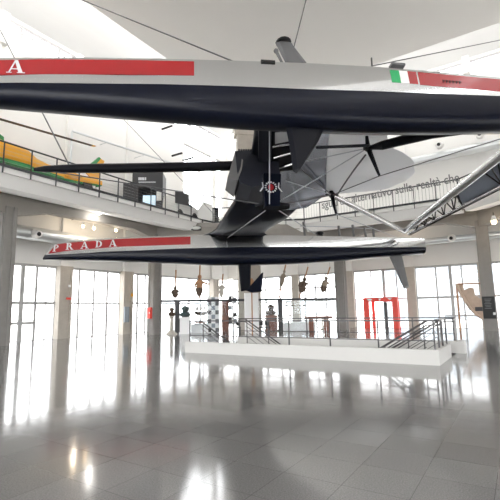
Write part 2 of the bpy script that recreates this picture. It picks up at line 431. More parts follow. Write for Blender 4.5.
# mezzanine floor: inner edge polyline parallel to the column line
IN = [(WF, -20.0), (25.6, -20.0), (29.1, -13.6), (29.1, -2.6), (24.5, 2.6), (20.5, 6.3), (WF, 6.3)]
OUT = [(WF, WL), (25.6, WL), (WB, -15), (WB, -1), (28, WR), (22, WR), (WF, WR)]
MZ0, MZ1 = 7.72, 8.62
m = MB()
for i in range(len(IN) - 1):
    c = [G(*IN[i], MZ1 - .3), G(*OUT[i], MZ1 - .3), G(*OUT[i + 1], MZ1 - .3), G(*IN[i + 1], MZ1 - .3)]
    m.hexa(c + [x + ZX * .3 for x in c])
for c in ([G(25.6, WL, 0), G(WB, WL, 0), G(WB, -15, 0)], [G(WB, -1, 0), G(WB, WR, 0), G(28, WR, 0)]):
    m.prism([x + ZX * (MZ1 - .3) for x in c], ZX * .3)
m.build('mezzanine_slab', 'fascia', kind='structure')
m = MB()
for i in range(len(IN) - 1):
    p, q = G(*IN[i], 0), G(*IN[i + 1], 0); ux = (q - p).normalized(); uy = V((ux.y, -ux.x, 0))
    if (G(5, -7, 0) - p).dot(uy) < 0: uy = -uy
    o = -uy * .9                                 # sloping white fascia: narrow at top, set back at the foot
    c = [p + o * .45 + ZX * MZ0, q + o * .45 + ZX * MZ0, q + o + ZX * MZ0, p + o + ZX * MZ0]
    t = [p + ZX * MZ1, q + ZX * MZ1, q + o + ZX * MZ1, p + o + ZX * MZ1]
    m.hexa(c + t)
    b0 = [p + o + ZX * MZ0, q + o + ZX * MZ0, q + o * 3.1 + ZX * (MZ0 + .4), p + o * 3.1 + ZX * (MZ0 + .4)]
    m.hexa(b0 + [x + ZX * .2 for x in b0])
m.build('mezzanine_fascia', 'fascia', kind='structure')

# mezzanine railings
def railing(i, name, label, panel, spacing=1.33):
    p, q = G(*IN[i], MZ1), G(*IN[i + 1], MZ1); d = q - p; L = d.length; ux = d.normalized()
    if i == 0: p = G(1.35, -20, MZ1); d = q - p; L = d.length
    inn = V((ux.y, -ux.x, 0))
    if (G(5, -7, 0) - p).dot(inn) < 0: inn = -inn
    p = p + inn * .06; q = q + inn * .06
    t = thing(name, (p + q) / 2, label, 'railing')
    MB().tube([p + ZX * 1.18, q + ZX * 1.18], .045, 8).build('top_rail', 'rail', t)
    m = MB(); m.obox((p + q) / 2 + ZX * .03, ux * (L / 2), inn * .035, ZX * .06); m.build('bottom_rail', 'rail', t)
    k = round(L / spacing)
    for j in range(k + 1):
        c = p + d * (j / k); MB().obox(c + ZX * .42, ux * .022, inn * .03, ZX * .76).build('post', 'rail', t)
    m = MB()
    if panel == 'bars':
        kk = int(L / .22)
        for j in range(kk): m.tube([p + d * (j / kk) + ZX * .05, p + d * (j / kk) + ZX * 1.16], .012, 4)
        m.build('balusters', 'palerail', t)
    else:
        for j in range(5): m.tube([p + ZX * (.22 + j * .19), q + ZX * (.22 + j * .19)], .005, 4)
        m.build('wires', 'frame', t)
railing(0, 'mezzanine_railing', 'black gallery railing along the left walkway in front of the yellow helicopter', 'wires')
railing(1, 'mezzanine_railing', 'black gallery railing on the diagonal far corner walkway behind the grey banner', 'wires')
railing(2, 'mezzanine_railing', 'grey gallery railing of thin upright bars that carries the lettering', 'bars')
railing(3, 'mezzanine_railing', 'short dark gallery railing at the far right edge behind the lattice beam', 'bars')

# lettering fixed to the far gallery railing
LP0, LP1 = onA(322, 208.7, 28.9), onA(459.5, 181.2, 28.9)
lux = (LP1 - LP0).normalized()
t = thing('gallery_lettering', LP0, 'grey raised lettering fixed along the far gallery railing', 'sign')
WORDS = 'sguardo alternativo sulla realtà che'.split(' ')
def text_width(txt):
    cu = bpy.data.curves.new('text', 'FONT'); cu.body = txt; cu.size = 1; to = bpy.data.objects.new('text', cu); COL.objects.link(to)
    bpy.context.view_layer.update(); w = to.dimensions.x; bpy.data.objects.remove(to); bpy.data.curves.remove(cu); return w
full = text_width(' '.join(WORDS)); sc_ = (LP1 - LP0).length / full
for k, wd in enumerate(WORDS):
    x0 = full - text_width(' '.join(WORDS[k:]))
    text_mesh('word', wd, 1.0, LP0 + lux * x0 * sc_, lux, ZX, 'letter', t, depth=.01, width=text_width(wd) * sc_, ysc=sc_ * 1.25, bold=.014)

# centre pillar on the diagonal with its broader head
DA = G(22.0, -22.7, 0); DB = G(31.7, -11.85, 0); DD = (DB - DA).normalized(); DN = V((DD.y, -DD.x, 0))
if DN.y > 0: DN = -DN                            # towards the hall
pc = hit(250, 333, DA - DN * .9, DN); pc.z = 0
m = MB(); m.obox(pc + ZX * 8, DD * .86, DN * .5, ZX * 8)
m.obox(pc + ZX * 16.6, DD * 1.05, DN * .6, ZX * .6); m.obox(pc + ZX * 8 + DN * .5, DD * .06, DN * .06, ZX * 8); m.obox(pc + ZX * 8 + DN * .5 + DD * .3, DD * .05, DN * .06, ZX * 8)
m.build('centre_pillar', 'pillar', kind='structure')

# stairwell: parapets, pit and two flights
m = MB(); m.gbox(W0, W0 + .22, S0, S1, 0, .42); m.gbox(W0 + .22, 15.1, S1 - .22, S1, 0, .42)
m.gbox(W1 - .2, W1, S0, S1, 0, .42); m.build('parapet_wall', 'parapet', kind='structure')
MB().gbox(W1 - .3, W1 + .3, S1 - .02, S1 + .28, 0, .42).build('parapet_end_block', 'parapet', kind='structure')
m = MB(); m.gbox(W0 - .02, W1 + .02, S0, S1, -3.2, -3.0); m.gbox(W0 - .2, W0, S0, S1, -3.2, -.25); m.gbox(W1, W1 + .2, S0, S1, -3.2, -.25)
m.gbox(W0, W1, S0 - .2, S0, -3.2, -.25); m.gbox(W0, W1, S1, S1 + .2, -3.2, -.25); m.build('stairwell_pit', 'concrete', kind='structure')
m = MB()
for k in range(13):
    z = -.17 * (k + 1); m.gbox(W0 + .3, W1 - .3, S0 + .29 * k, S0 + .29 * (k + 1), z - .3, z)
m.build('stair_flight', 'concrete', kind='structure')
m = MB()
for k in range(13):
    z = -.17 * (k + 1); m.gbox(W0 + .3, W1 - .3, S1 - .22 - .29 * k, S1 - .22 - .29 * (k + 1), z - .3, z)
m.build('stair_flight', 'concrete', kind='structure')

def level_rail(name, a, b0, b1, posts, zb, label, lows=(.66,)):
    t = thing(name, G(a, (b0 + b1) / 2, zb), label, 'railing')
    m = MB(); m.obox(G(a, (b0 + b1) / 2, 1.23), BX * ((b1 - b0) / 2 + .03), AX * .022, ZX * .022); m.build('top_rail', 'greyrail', t)
    for z in lows:
        m = MB(); m.obox(G(a, (b0 + b1) / 2, z), BX * ((b1 - b0) / 2), AX * .015, ZX * .015); m.build('lower_rail', 'greyrail', t)
    for b in posts:
        m = MB(); m.obox(G(a, b, (zb + 1.23) / 2), BX * .02, AX * .02, ZX * ((1.23 - zb) / 2)); m.build('post', 'greyrail', t)
    return t
fpx = [190, 289, 330, 378, 434]
fp = [gB(onA(x, 335, W0 + .14)) for x in fpx]
level_rail('stair_railing', W0 + .14, fp[0], fp[-1], fp, .42, 'long grey steel railing on the near side of the white stair parapet')
bpx = [268, 307, 339, 413]
bp2 = [gB(onA(x, 330, W1 - .1)) for x in bpx]
level_rail('stair_railing', W1 - .1, S0, S1, [S0 + .05] + bp2 + [S1 - .05], .42, 'grey steel railing along the far side of the stairwell')
t = thing('stair_railing', G(14, S1 - .1, .42), 'short grey steel railing on the right end of the stair parapet', 'railing')
m = MB(); m.obox(G(14, S1 - .1, 1.23), AX * 1.15, BX * .025, ZX * .025); m.build('top_rail', 'greyrail', t)
for a in (13.5, 14.2, 15.0): MB().obox(G(a, S1 - .1, .82), BX * .025, AX * .025, ZX * .4).build('post', 'greyrail', t)
def sloping(name, a, b0, sgn, label, n=5, run=2.6):
    t = thing(name, G(a, b0, .4), label, 'handrail')
    k = .6
    for j, off in enumerate([0, -.12]):
        MB().tube([G(a, b0 - sgn * .35, 1.22 + off), G(a, b0, 1.22 + off), G(a, b0 + sgn * run, 1.22 + off - run * k)], .032 if j == 0 else .02, 6).build('handrail', 'greyrail', t)
    for j in range(3):
        MB().tube([G(a, b0 + sgn * .05, .9 - j * .22), G(a, b0 + sgn * run, .9 - j * .22 - run * k)], .012, 5).build('sloping_bar', 'greyrail', t)
    for j in range(3):
        x = .1 + j * 1.15; MB().tube([G(a, b0 + sgn * x, -.3 - x * k), G(a, b0 + sgn * x, 1.2 - x * k)], .02, 6).build('post', 'greyrail', t)
sloping('stair_handrail', W0 + .36, S0 + .55, 1, 'grey handrail sloping down at the left end of the stairwell, near side')
sloping('stair_handrail', W1 - .36, S0 + .55, 1, 'grey handrail sloping down at the left end of the stairwell, far side')
sloping('stair_handrail', W0 + .36, S1 - .32, -1, 'grey handrail sloping down at the right end of the stairwell, near side')
sloping('stair_handrail', W1 - .36, S1 - .32, -1, 'grey handrail sloping down at the right end of the stairwell, far side')

# ------------------------------------------------------------------ ducts, pipes, lamps
def duct(name, pts, r, label, nozzles, into):
    t = thing(name, pts[0], label, 'air duct')
    MB().tube(pts, r, 16).build('duct_pipe', 'pipe', t, smooth=True)
    for p in nozzles:
        n = MB(); d = (into + ZX * -.15).normalized()
        n.tube([p + d * r * .7, p + d * (r + .35)], [.3, .22], 14); n.build('jet_nozzle', 'fascia', t, smooth=True)
        MB().tube([p + d * (r + .34), p + d * (r + .37)], .13, 12).build('nozzle_mouth', 'black', t)
    return t
zL = 6.5
duct('air_duct', [G(-10, -24.6, zL), G(23, -24.6, zL)], .42, 'large round silver air duct under the left gallery', [G(a, -24.6, zL) for a in (4, 13.6)], BX)
duct('air_duct', [G(34.5, -9, 6.75), G(34.5, 6, 6.75)], .26, 'round silver air duct on the far wall above the right windows', [onA(452, 238, 34.4), G(34.5, 3, 6.75)], -AX)
duct('air_duct', [G(34.5, -12, 13.3), G(34.5, 8, 13.7)], .38, 'thick silver air duct high on the far wall above the lettering', [onA(440, 146, 34.5), onA(480, 136, 34.5)], -AX)
p0, p1 = onZ(72, 131, 14.2), onZ(212, 176, 14.2)
t = thing('wall_pipe', p0, 'thin silver pipe high on the left wall above the helicopter tail', 'pipe')
MB().tube([p0 - ZX * 3.5 , p0 - ZX * .15, p0, p1], .075, 8).build('pipe_run', 'pipe', t, smooth=True)
for k in (.2, .45, .7): MB().tube([p0 + (p1 - p0) * k, p0 + (p1 - p0) * k - BX * 1.6], .025, 6).build('pipe_bracket', 'pipe', t)
for i, (x, y) in enumerate(((167, 127.5), (177, 154.5), (188, 159))):
    p = onB(x, y, WL + .9); m = MB(); m.obox(p, BX * .62, AX * .06, ZX * .07)
    m.build('wall_light', 'black', group='black bar lights on the left wall', cat='light',
            label='short black bar light high on the left wall, ' + ('top one of three', 'middle one of three', 'lowest one of three')[i])
def spot(name, pos, label, mt, arm, r=.10, group=None, watts=38):
    t = thing(name, pos, label, 'spotlight', group)
    MB().ball(pos, r, 10).build('bulb', mt, t, smooth=True)
    MB().tube([pos + ZX * .08, pos + ZX * .4], [r * 1.25, r * .6], 10).build('housing', 'white', t, smooth=True)
    MB().tube([pos + ZX * .4, pos + ZX * .62], .02, 6).build('stem', 'black', t)
    MB().tube([pos + ZX * .62, pos + ZX * .62 + arm], .02, 6).build('arm', 'black', t)
    L = bpy.data.lights.new('lamp', 'POINT'); L.energy = watts; L.shadow_soft_size = .05; L.color = (1, .86, .68) if mt == 'hotlamp' else (1, .97, .92)
    lo = bpy.data.objects.new('lamp', L); COL.objects.link(lo); lo.location = pos - ZX * (r + .15)
    return t
lp = [(83, 226.5), (94, 228.5), (116, 230.5)]
wh = ['left one of the pair beside the dark beam', 'right one of the pair beside the dark beam', 'alone above the last red letter']
for (x, y), w in zip(lp, wh):
    p = onB(x, y, -23.6); spot('spotlight', p, 'small warm spotlight under the left gallery, ' + w, 'hotlamp', -BX * 1.3, .09)
spot('spotlight', onB(99, 212.5, -21.9), 'brightest white spotlight on the beam under the left gallery', 'coldlamp', -BX * .5, .15)
spot('spotlight', onA(401, 220, 33.0), 'warm spotlight behind the stern of the lower hull', 'hotlamp', AX * 1.4, .15)
spot('spotlight', onA(494, 222, 29.6), 'warm spotlight on the beam at the far right edge', 'hotlamp', AX * .6, .15)
spot('spotlight', onA(300, 229, 31.0), 'pale spotlight behind the lower hull deck in the middle', 'coldlamp', AX * .5, .08)
p = hit(196, 228, DA + DN * .5, DN)
t = thing('bulkhead_lamp', p, 'oval unlit bulkhead lamp on the concrete beam above the red stripe end', 'light')
MB().ball(p, .3, 12, sq=(1.3, .6, .42)).build('lamp_cover', 'paper', t, smooth=True); MB().obox(p - DN * .1, DD * .4, DN * .08, ZX * .16).build('lamp_base', 'black', t)

# ------------------------------------------------------------------ the racing catamaran
PSI, HL = .151, math.radians(10.2)
dS = V((math.cos(PSI), math.sin(PSI), 0)); nT = V((math.sin(PSI), -math.cos(PSI), 0))
aT = nT * math.cos(HL) + ZX * math.sin(HL); aH = -nT * math.sin(HL) + ZX * math.cos(HL)
BO = V((-11.08, 21.9, 4.33)) - nT * .5
def bw(s, t, h): return BO + dS * s + aT * t + aH * h
def bp(x, y, h): return hit(x, y, BO + aH * h, aH)        # on the platform plane
def bt(x, y, t): return hit(x, y, BO + aT * t, aT)        # on a lengthwise upright plane
def sh(p): q = p - BO; return q.dot(dS), q.dot(aH)
boat = thing('racing_catamaran', bw(11, 6.7, 0), 'huge dark navy and silver racing catamaran hanging heeled from the ceiling', 'sailing boat',
             rot=Matrix((dS, -aT, aH)).transposed())
TN = 13.4                                                  # near hull centre line
def lerp(x, tab):
    for (x0, y0), (x1, y1) in zip(tab, tab[1:]):
        if x <= x1: return y0 + (y1 - y0) * max(0, min(1, (x - x0) / (x1 - x0)))
    return tab[-1][1]
def hw(s): return .5 * lerp(s, [(0, .30), (1, .50), (3, .74), (6, .95), (12, 1.05), (18, .95), (22, .8)])
def ht(s): return lerp(s, [(0, 1.12), (1, 1.27), (4, 1.48), (8, 1.62), (14, 1.66), (18, 1.64), (22.5, 1.62)])
def hb(s): return lerp(s, [(0, .24), (1, .23), (3, .18), (6, .08), (9, -.07), (12, -.08), (14, .0), (17, .20), (19, .40), (22.4, .64)])
def hc(s): return ht(s) - lerp(s, [(0, .66), (1, .80), (5, .86), (9, .80), (12, .76), (18, .74), (22, .66)])
def htn(s): return ht(s) + lerp(s, [(0, 0), (3, .0), (6, .04), (8, .08), (9.5, .14), (12, .22), (14, .23), (17, .22), (22, .25)])
def hcn(s): return hc(s) + lerp(s, [(0, 0), (11, 0), (14, .08), (17, .2), (22, .25)])
def hull(t0, label, ht=ht, hc=hc):
    m = MB(); rings = []
    ss = [-.2, .2, .6, 1, 1.6, 2.4, 3.5, 5, 7, 9, 11, 13, 15, 17, 18, 19, 20, 21, 22, 22.4]
    for s in ss:
        w, T_, B_, C_ = hw(s), ht(s), hb(s), hc(s)
        half = [(w * .45, T_), (w * .82, T_ - .012), (w * .96, T_ - .04), (w, T_ - .09), (w, C_)]
        for k in range(1, 8):
            a = k / 7 * PI / 2; half.append((w * max(0, math.cos(a)) ** .55, C_ - (C_ - B_) * math.sin(a) ** 1.15))
        ring = [(x, h) for x, h in half] + [(-x, h) for x, h in half[::-1][1:]]
        rk = .62 * max(0, 1 - s / 2.2) - .22 * max(0, 1 - s)
        rings.append([bw(s + rk * max(0, min(1, (h - B_) / (T_ - B_))), t0 + x, h) for x, h in ring])
    n = len(rings[0])
    m.loft(rings, mfun=lambda i, k: 0 if (i < 4 or i >= n - 5) else 1)
    o = m.build('hull', ['silver', 'navy'], boat, smooth=True, label=label)
    return o
hull_f = hull(0, 'lower hull of the pair, farther from the camera'); hull_n = hull(TN, 'upper hull of the pair, nearest the camera', htn, hcn)
def side_strip(name, t0, s0, s1, d0, d1, mt, parent, off=.006, slant=0):
    ht = htn if t0 else globals()['ht']
    m = MB(); n = max(2, int((s1 - s0) / .4)); rings = []
    for k in range(n + 1):
        s = s0 + (s1 - s0) * k / n; sl = s0 + slant + (s1 - s0 - slant) * k / n
        w = hw(s) + off; wl = hw(sl) + off
        a, b = bw(s, t0 + w, ht(s) - d1), bw(sl, t0 + wl, ht(sl) - d0)
        rings.append([a, b, b - aT * .012, a - aT * .012])
    m.loft(rings); return m.build(name, mt, parent)
WM[hull_f.name] = WM[boat.name]; WM[hull_n.name] = WM[boat.name]
# serif capitals
def arc(cx, cy, rx, ry, rx2, ry2, n=8):
    q = []
    for k in range(n):
        a0, a1 = -PI / 2 + PI * k / n, -PI / 2 + PI * (k + 1) / n
        q.append([(cx + rx2 * math.cos(a0), cy + ry2 * math.sin(a0)), (cx + rx * math.cos(a0), cy + ry * math.sin(a0)),
                  (cx + rx * math.cos(a1), cy + ry * math.sin(a1)), (cx + rx2 * math.cos(a1), cy + ry2 * math.sin(a1))])
    return q
def rc(x0, x1, y0, y1): return [(x0, y0), (x1, y0), (x1, y1), (x0, y1)]
GL = {}
GL['P'] = [rc(.12, .34, 0, 1), rc(0, .46, 0, .07), rc(0, .34, .93, 1)] + arc(.34, .72, .42, .28, .2, .2)
GL['R'] = [rc(.12, .34, 0, 1), rc(0, .46, 0, .07), rc(0, .34, .93, 1)] + arc(.34, .74, .40, .26, .18, .18) + [[(.42, .5), (.74, 0), (1.0, 0), (.62, .52)], rc(.70, 1.05, 0, .06)]
GL['A'] = [[(.10, 0), (.19, 0), (.50, 1), (.41, 1)], [(.38, 1), (.58, 1), (1.0, 0), (.74, 0)], rc(.24, .76, .28, .35), rc(0, .32, 0, .06), rc(.64, 1.12, 0, .06)]
GL['D'] = [rc(.12, .34, 0, 1), rc(0, .34, 0, .07), rc(0, .34, .93, 1)] + arc(.34, .5, .56, .5, .32, .42)
def letters(t0, items, H, parent):
    for ch, s, h0 in items:
        m = MB()
        for poly in GL[ch]:
            m.prism([bw(s + x * H, t0 + hw(max(s + x * H, 0)) + .014, h0 + y * H) for x, y in poly], aT * .008)
        m.build('letter', 'paleletter', parent)
for t0, hu in ((0, hull_f), (TN, hull_n)):
    side_strip('red_stripe', t0, .08, 7.8, .13, .60, 'red', hu, slant=.36)
    letters(t0, [(c, s, (htn if t0 else ht)(s + .2) - .555) for c, s in zip('PRADA', [q - (.19 if t0 else 0) for q in (.30, .99, 1.78, 2.56, 3.30)])], .40, hu)
sN = lambda x: sh(bt(x, 78, TN + .5))[0]
side_strip('flag_green', TN, sN(391), sN(400), .14, .58, 'green', hull_n)
side_strip('flag_white', TN, sN(400), sN(408.3), .14, .58, 'white', hull_n)
side_strip('flag_red', TN, sN(408.3), sN(417), .14, .58, 'red', hull_n)
side_strip('red_stripe', TN, sN(418.6), 20.4, .14, .60, 'red', hull_n)
m = MB()
for k in range(6):
    s = sN(442 + k * 3.2); ht_ = htn(s)
    for dx, dy, w, h in ((0, 0, .016, .11), (.035, .09, .05, .02), (.035, .05, .04, .02)):
        c = bw(s + dx, TN + hw(s) + .012, ht_ - .46 + dy + h / 2 * (dx == 0)); m.obox(c, dS * w * .7, aT * .004, aH * h / 2)
m.build('small_lettering', 'black', hull_n)
# deck fittings
m = MB(); p = bt(268, 62, TN + .5); m.obox(p, dS * .2, aT * .03, aH * .045); m.build('deck_hatch', 'black', hull_n)
m = MB(); m.tube([bt(276, 51, TN), bt(282, 62.5, TN)], [.05, .04], 8); m.ball(bt(276, 51, TN), .075, 8); m.build('deck_post', 'darkgrey', hull_n, smooth=True)
m = MB(); m.tube([bt(371.5, 58, TN + .3), bt(372, 66, TN + .3)], .025, 6); m.build('stanchion', 'darkgrey', hull_n)
m = MB(); m.obox(bt(397, 66, TN + .2), dS * .22, aT * .1, aH * .04); m.build('deck_fitting', 'darkgrey', hull_n)
for x, y in ((305, 222), (340, 226), (354, 225), (366, 228), (374, 226)):
    q = bt(x, 238, .1); top = bt(x - 1.5, y, .1); MB().tube([q, top], .075, 8).build('stanchion', 'darkgrey', hull_f)
MB().tube([bt(300, 226, .1), bt(340, 227, .1), bt(375, 229, .1)], .025, 6).build('lifeline', 'stay', hull_f)
m = MB(); q = bt(320, 239, 0); m.lathe(q, [(.26, 0), (.2, .15), (.2, .3), (.28, .36), (.22, .44), (.1, .47)], 14, axis=aH); m.build('winch', 'carbon', hull_f, smooth=True)
# boards and rudders
def blade(name, poly, t0, th, mt, parent, tip=0):
    # foil-shaped plate: outline in (s, h), thicker along the middle
    cs = sum(s for s, h in poly) / len(poly); ch_ = sum(h for s, h in poly) / len(poly)
    m = MB(); mid = [(cs + (s - cs) * .7, ch_ + (h - ch_) * .9) for s, h in poly]
    rings = [[bw(s, t0 - th, h) for s, h in mid], [bw(s, t0, h) for s, h in poly], [bw(s, t0 + th, h) for s, h in mid]]
    m.loft(rings); return m.build(name, mt, parent, smooth=False)
def pxp(pts, t): return [sh(bt(x, y, t)) for x, y in pts]
nb = blade('daggerboard', pxp([(284.5, 120), (323.5, 120), (322.5, 132), (318, 142), (309, 156), (301, 168), (296.5, 173.5), (293, 171.5), (290.5, 152)], TN), TN, .06, 'carbon', hull_n)
blade('daggerboard_top', pxp([(275, 42.5), (283, 40.5), (292, 44), (309, 66), (287, 66)], TN), TN, .07, 'darkgrey', hull_n)
m = MB(); m.lathe(bt(283.5, 42.5, TN), [(.21, -.03), (.24, .0), (.17, .05), (.05, .075)], 14, axis=aH); m.build('board_cap', 'black', hull_n, smooth=True)
blade('daggerboard', pxp([(237.5, 258), (251, 258), (250.5, 290), (241, 291.5)], 0), 0, .07, 'carbon', hull_f)
blade('foil_tip', pxp([(246, 290.5), (263.5, 272), (262, 291.5), (252, 292.5)], .35), .3, .06, 'navy', hull_f)
rp = pxp([(386, 249), (400, 247), (409, 287), (404, 289)], 0)
blade('rudder', rp, 0, .06, 'darkgrey', hull_f); blade('rudder', rp, TN, .06, 'darkgrey', hull_n)
# main crossbeam fairing: a broad wing from hull to hull
m = MB(); rings = []
for t, le, te, th in ((.1, 8.5, 12.6, .22), (.35, 8.75, 12.3, .26), (.7, 8.98, 12.1, .30), (1.4, 9.2, 12.2, .34), (3, 9.45, 12.85, .4), (5, 9.8, 13.3, .42), (6.7, 10.05, 12.2, .42), (8.4, 10.1, 12.3, .40), (10.5, 9.95, 11.6, .36), (12.4, 9.75, 11.4, .3), (13.1, 9.6, 11.4, .25)):
    h0 = 1.52 + .12 * math.sin(PI * t / 13.4) + .20 * max(0, 1 - t / 2.5); c = te - le; r = []
    for k in range(16):
        a = 2 * PI * k / 16; x = .5 - .5 * math.cos(a); y = math.sin(a) * th * (1 - .35 * x)
        r.append(bw(le + c * x, t, h0 + y * (.75 if y > 0 else .55)))
    rings.append(r)
m.loft(rings); m.build('front_beam', 'navy', boat, smooth='all')
# trampoline of taut silver film, its window reflections put in as white, edge rounded at the aft corner
TE = [(.5, 12.0), (1.3, 12.2), (2.0, 12.5), (3.8, 13.25), (5.5, 14.0), (6.1, 14.5), (6.6, 15.55), (7.2, 16.5), (8.1, 17.0), (9.1, 16.85), (9.9, 16.35), (10.3, 15.7), (10.6, 15.0), (11.5, 14.5), (13, 14.2)]
LEt = [(.5, 13.6), (3, 12.6), (6.7, 11.6), (9, 11.2), (13, 10.9)]
MIDt = [(.5, 11.95), (1.3, 12.15), (2.0, 12.45), (3.8, 13.2), (5.5, 13.9), (6.1, 14.1), (8.5, 13.3), (10, 12.85), (13, 12.1)]
def sheet(name, LEt, TE, mt, t0, t1, th, drop):
    nt_, ns_ = 44, 14; top, bot = [], []
    for i in range(nt_ + 1):
        t = t0 + (t1 - t0) * i / nt_; a, b = lerp(t, LEt), lerp(t, TE)
        for j in range(ns_ + 1):
            u = j / ns_; s_ = a + (b - a) * u; ss = (s_ - 12.5) / 4
            h = 1.53 + .10 * math.sin(PI * t / 13.4) - drop - .16 * math.sin(PI * u) * (drop > 0) - .40 * max(0, math.sin(PI * (t - 5.6) / 7.4)) * min(1, max(0, ss)) + .03 * math.sin(t * 3.1 + 2 * u) * max(0, min(1, ss * 2))
            bot.append(bw(s_, t, h)); top.append(bw(s_, t, h + th))
    def gi(i, j): return i * (ns_ + 1) + j
    nV = len(bot); fs = []
    for i in range(nt_):
        for j in range(ns_):
            fs.append((gi(i, j), gi(i + 1, j), gi(i + 1, j + 1), gi(i, j + 1))); fs.append(tuple(nV + k for k in (gi(i, j), gi(i, j + 1), gi(i + 1, j + 1), gi(i + 1, j))))
        for j in (0, ns_): fs.append((gi(i, j), gi(i + 1, j), nV + gi(i + 1, j), nV + gi(i, j)))
    for j in range(ns_):
        for i in (0, nt_): fs.append((gi(i, j), gi(i, j + 1), nV + gi(i, j + 1), nV + gi(i, j)))
    m = MB(); m.add(bot + top, fs); return m.build(name, mt, boat, smooth=True)
sheet('beam_fairing', [(.5, 11.0), (3, 10.9), (6.7, 10.9), (9, 10.8), (13, 10.6)], MIDt, 'fairing', 4.6, 13, .10, .06)
sheet('trampoline', MIDt, TE, 'sheet', 5.6, 13, .02, 0)

# pod on the centre line, bowsprit, striker
CT = 8.7
def cprism(name, px, t1, d, mt, **k):
    m = MB(); m.prism([bt(x, y, t1) for x, y in px], -aT * d); return m.build(name, mt, boat, **k)
pod = cprism('centre_pod', [(235, 151), (262, 150), (278, 152), (280, 176), (270, 184), (252, 187), (240, 182), (237, 171)], CT + .7, 1.5, 'greycarbon')
m = MB(); m.hexa([bt(227.5, 178, CT + .5), bt(237.5, 180.5, CT + .74), bt(242, 169, CT + .74), bt(231, 166, CT + .5)] + [bt(227.5, 178, CT + .5) - aT * 1, bt(237.5, 180.5, CT + .7) - aT * 1.4, bt(242, 169, CT + .7) - aT * 1.4, bt(231, 166, CT + .5) - aT * 1])
m.hexa([bt(231, 166, CT + .5), bt(242, 169, CT + .74), bt(243, 160, CT + .74), bt(235, 151.5, CT + .5)] + [bt(231, 166, CT + .5) - aT * 1, bt(242, 169, CT + .7) - aT * 1.4, bt(243, 160, CT + .7) - aT * 1.4, bt(235, 151.5, CT + .5) - aT * 1])
m.build('pod_nose', 'darkgrey', boat)
m = MB()
for k in range(9): m.ball(bt(239 + k * 2.4, 150, CT + .6), .045, 6)
m.build('rivet_row', 'black', boat)
def uprism(name, px, h, d, mt):
    m = MB(); m.prism([bp(x, y, h) for x, y in px], aH * d); return m.build(name, mt, boat)
uprism('beam_strap', [(258.5, 126), (271, 126), (270.5, 172), (262, 172), (258.5, 160)], 1.22, .2, 'greycarbon')
uprism('instrument_bay', [(271.5, 126), (297, 126), (296, 170), (271.5, 172)], 1.26, .2, 'carbon')
MB().tube([bp(269.5, 124, 1.18), bt(269.5, 204, CT + 1.0)], .02, 6).build('forestay', 'stay', boat)
m = MB()
for (x0, y0, x1, y1) in ((273, 147, 294, 143), (274, 158, 295, 152), (272, 170, 293, 164)): m.tube([bp(x0, y0, 1.22), bp(x1, y1, 1.22)], .045, 6)
m.build('bay_pipes', 'steel', boat)
uprism('bay_window', [(275, 133), (295, 131), (295, 140), (275, 144)], 1.24, .03, 'film')
fin = cprism('striker_fin', [(263.5, 173), (281, 174), (280, 206), (265, 206)], CT + .86, .3, 'navy')
m = MB(); m.loft([[bt(264, 206, CT + .35) + dS * x * 1.0 - aT * (y - .1) * .9 + aH * z for x, y in ((-.35, .1), (-.1, -.2), (.5, -.25), (.95, -.1), (1.0, .2), (.5, .5), (-.1, .4))] for z in (-.05, .03)])
m.build('striker_plate', 'carbon', boat)
# round emblem on the fin: a ring with rays, a red heart and two hooked marks beside it
em = MB(); ec = bt(270.8, 187.3, CT + .875); es = .22
def ep(x, y): return ec + dS * x * es + aH * y * es + aT * .012
for k in range(14):
    a0, a1 = 2 * PI * k / 14, 2 * PI * (k + .62) / 14
    em.prism([ep(r * math.cos(a), r * math.sin(a)) for r, a in ((.78, a0), (1.0, a0), (1.12, (a0 + a1) / 2), (1.0, a1), (.78, a1))], aT * .006)
for sx in (-1, 1):
    em.prism([ep(sx * 1.35, .9), ep(sx * 1.5, .85), ep(sx * 1.42, 0), ep(sx * 1.95, -.8), ep(sx * 1.75, -.85), ep(sx * 1.2, -.05)], aT * .006)
eo = em.build('emblem', 'paleletter', fin)
WM[fin.name] = WM[boat.name]
em = MB(); em.prism([ep(.5 * math.cos(a), .62 * math.sin(a)) for a in [2 * PI * k / 10 for k in range(10)]], aT * .006); em.build('emblem_centre', 'red', fin)
bs = MB(); bs.tube([bt(34, 169.5, CT), bt(45, 169, CT), bt(75, 168.5, CT), bt(140, 168, CT), bt(246, 165.5, CT)], [.06, .12, .17, .19, .19], 12)
bs.build('bowsprit', 'carbon', boat, smooth=True)
# spine node, struts and braces
N1 = bp(332, 195, 1.45); N2 = bp(368, 148, 1.45)
S_top, S_bot = bt(328.5, 172, 6.6), bt(336, 214, 6.6)
MB().tube([S_top, bt(329.5, 183, 6.6), N1, S_bot], [.05, .07, .11, .05], 8).build('spine_strut', 'carbon', boat)
Q_top, Q_bot = bt(366.5, 134, 11.0), bt(379.5, 176, 11.0)
N2b = bt(368, 148, 11.0)
MB().tube([Q_top, N2b, Q_bot], [.05, .10, .045], 8).build('outer_strut', 'carbon', boat)
m = MB(); m.ball(N1, .16, 10); m.obox(N1, dS * .3, aT * .05, aH * .05); m.build('spine_joint', 'black', boat)
m = MB(); m.ball(N2b, .14, 10); m.obox(N2b, dS * .16, aT * .05, aH * .07); m.build('outer_joint', 'black', boat)
ST = bp(404.5, 231.5, 1.75)
MB().tube([N1, ST], .14, 12).build('brace_tube', 'steel', boat, smooth=True)
MB().tube([N2b, bp(382, 145.5, .75), bp(432, 133, .95), bw(20.5, TN - .3, 1.2)], [.06, .16, .2, .1], 10).build('brace_tube', 'carbon', boat, smooth=True)
MB().tube([bp(336.5, 196, 1.0), bp(345, 183, 1.0), bp(354, 170, 1.0), bp(365.5, 155, 1.0)], .035, 6).build('batten', 'darkgrey', boat)
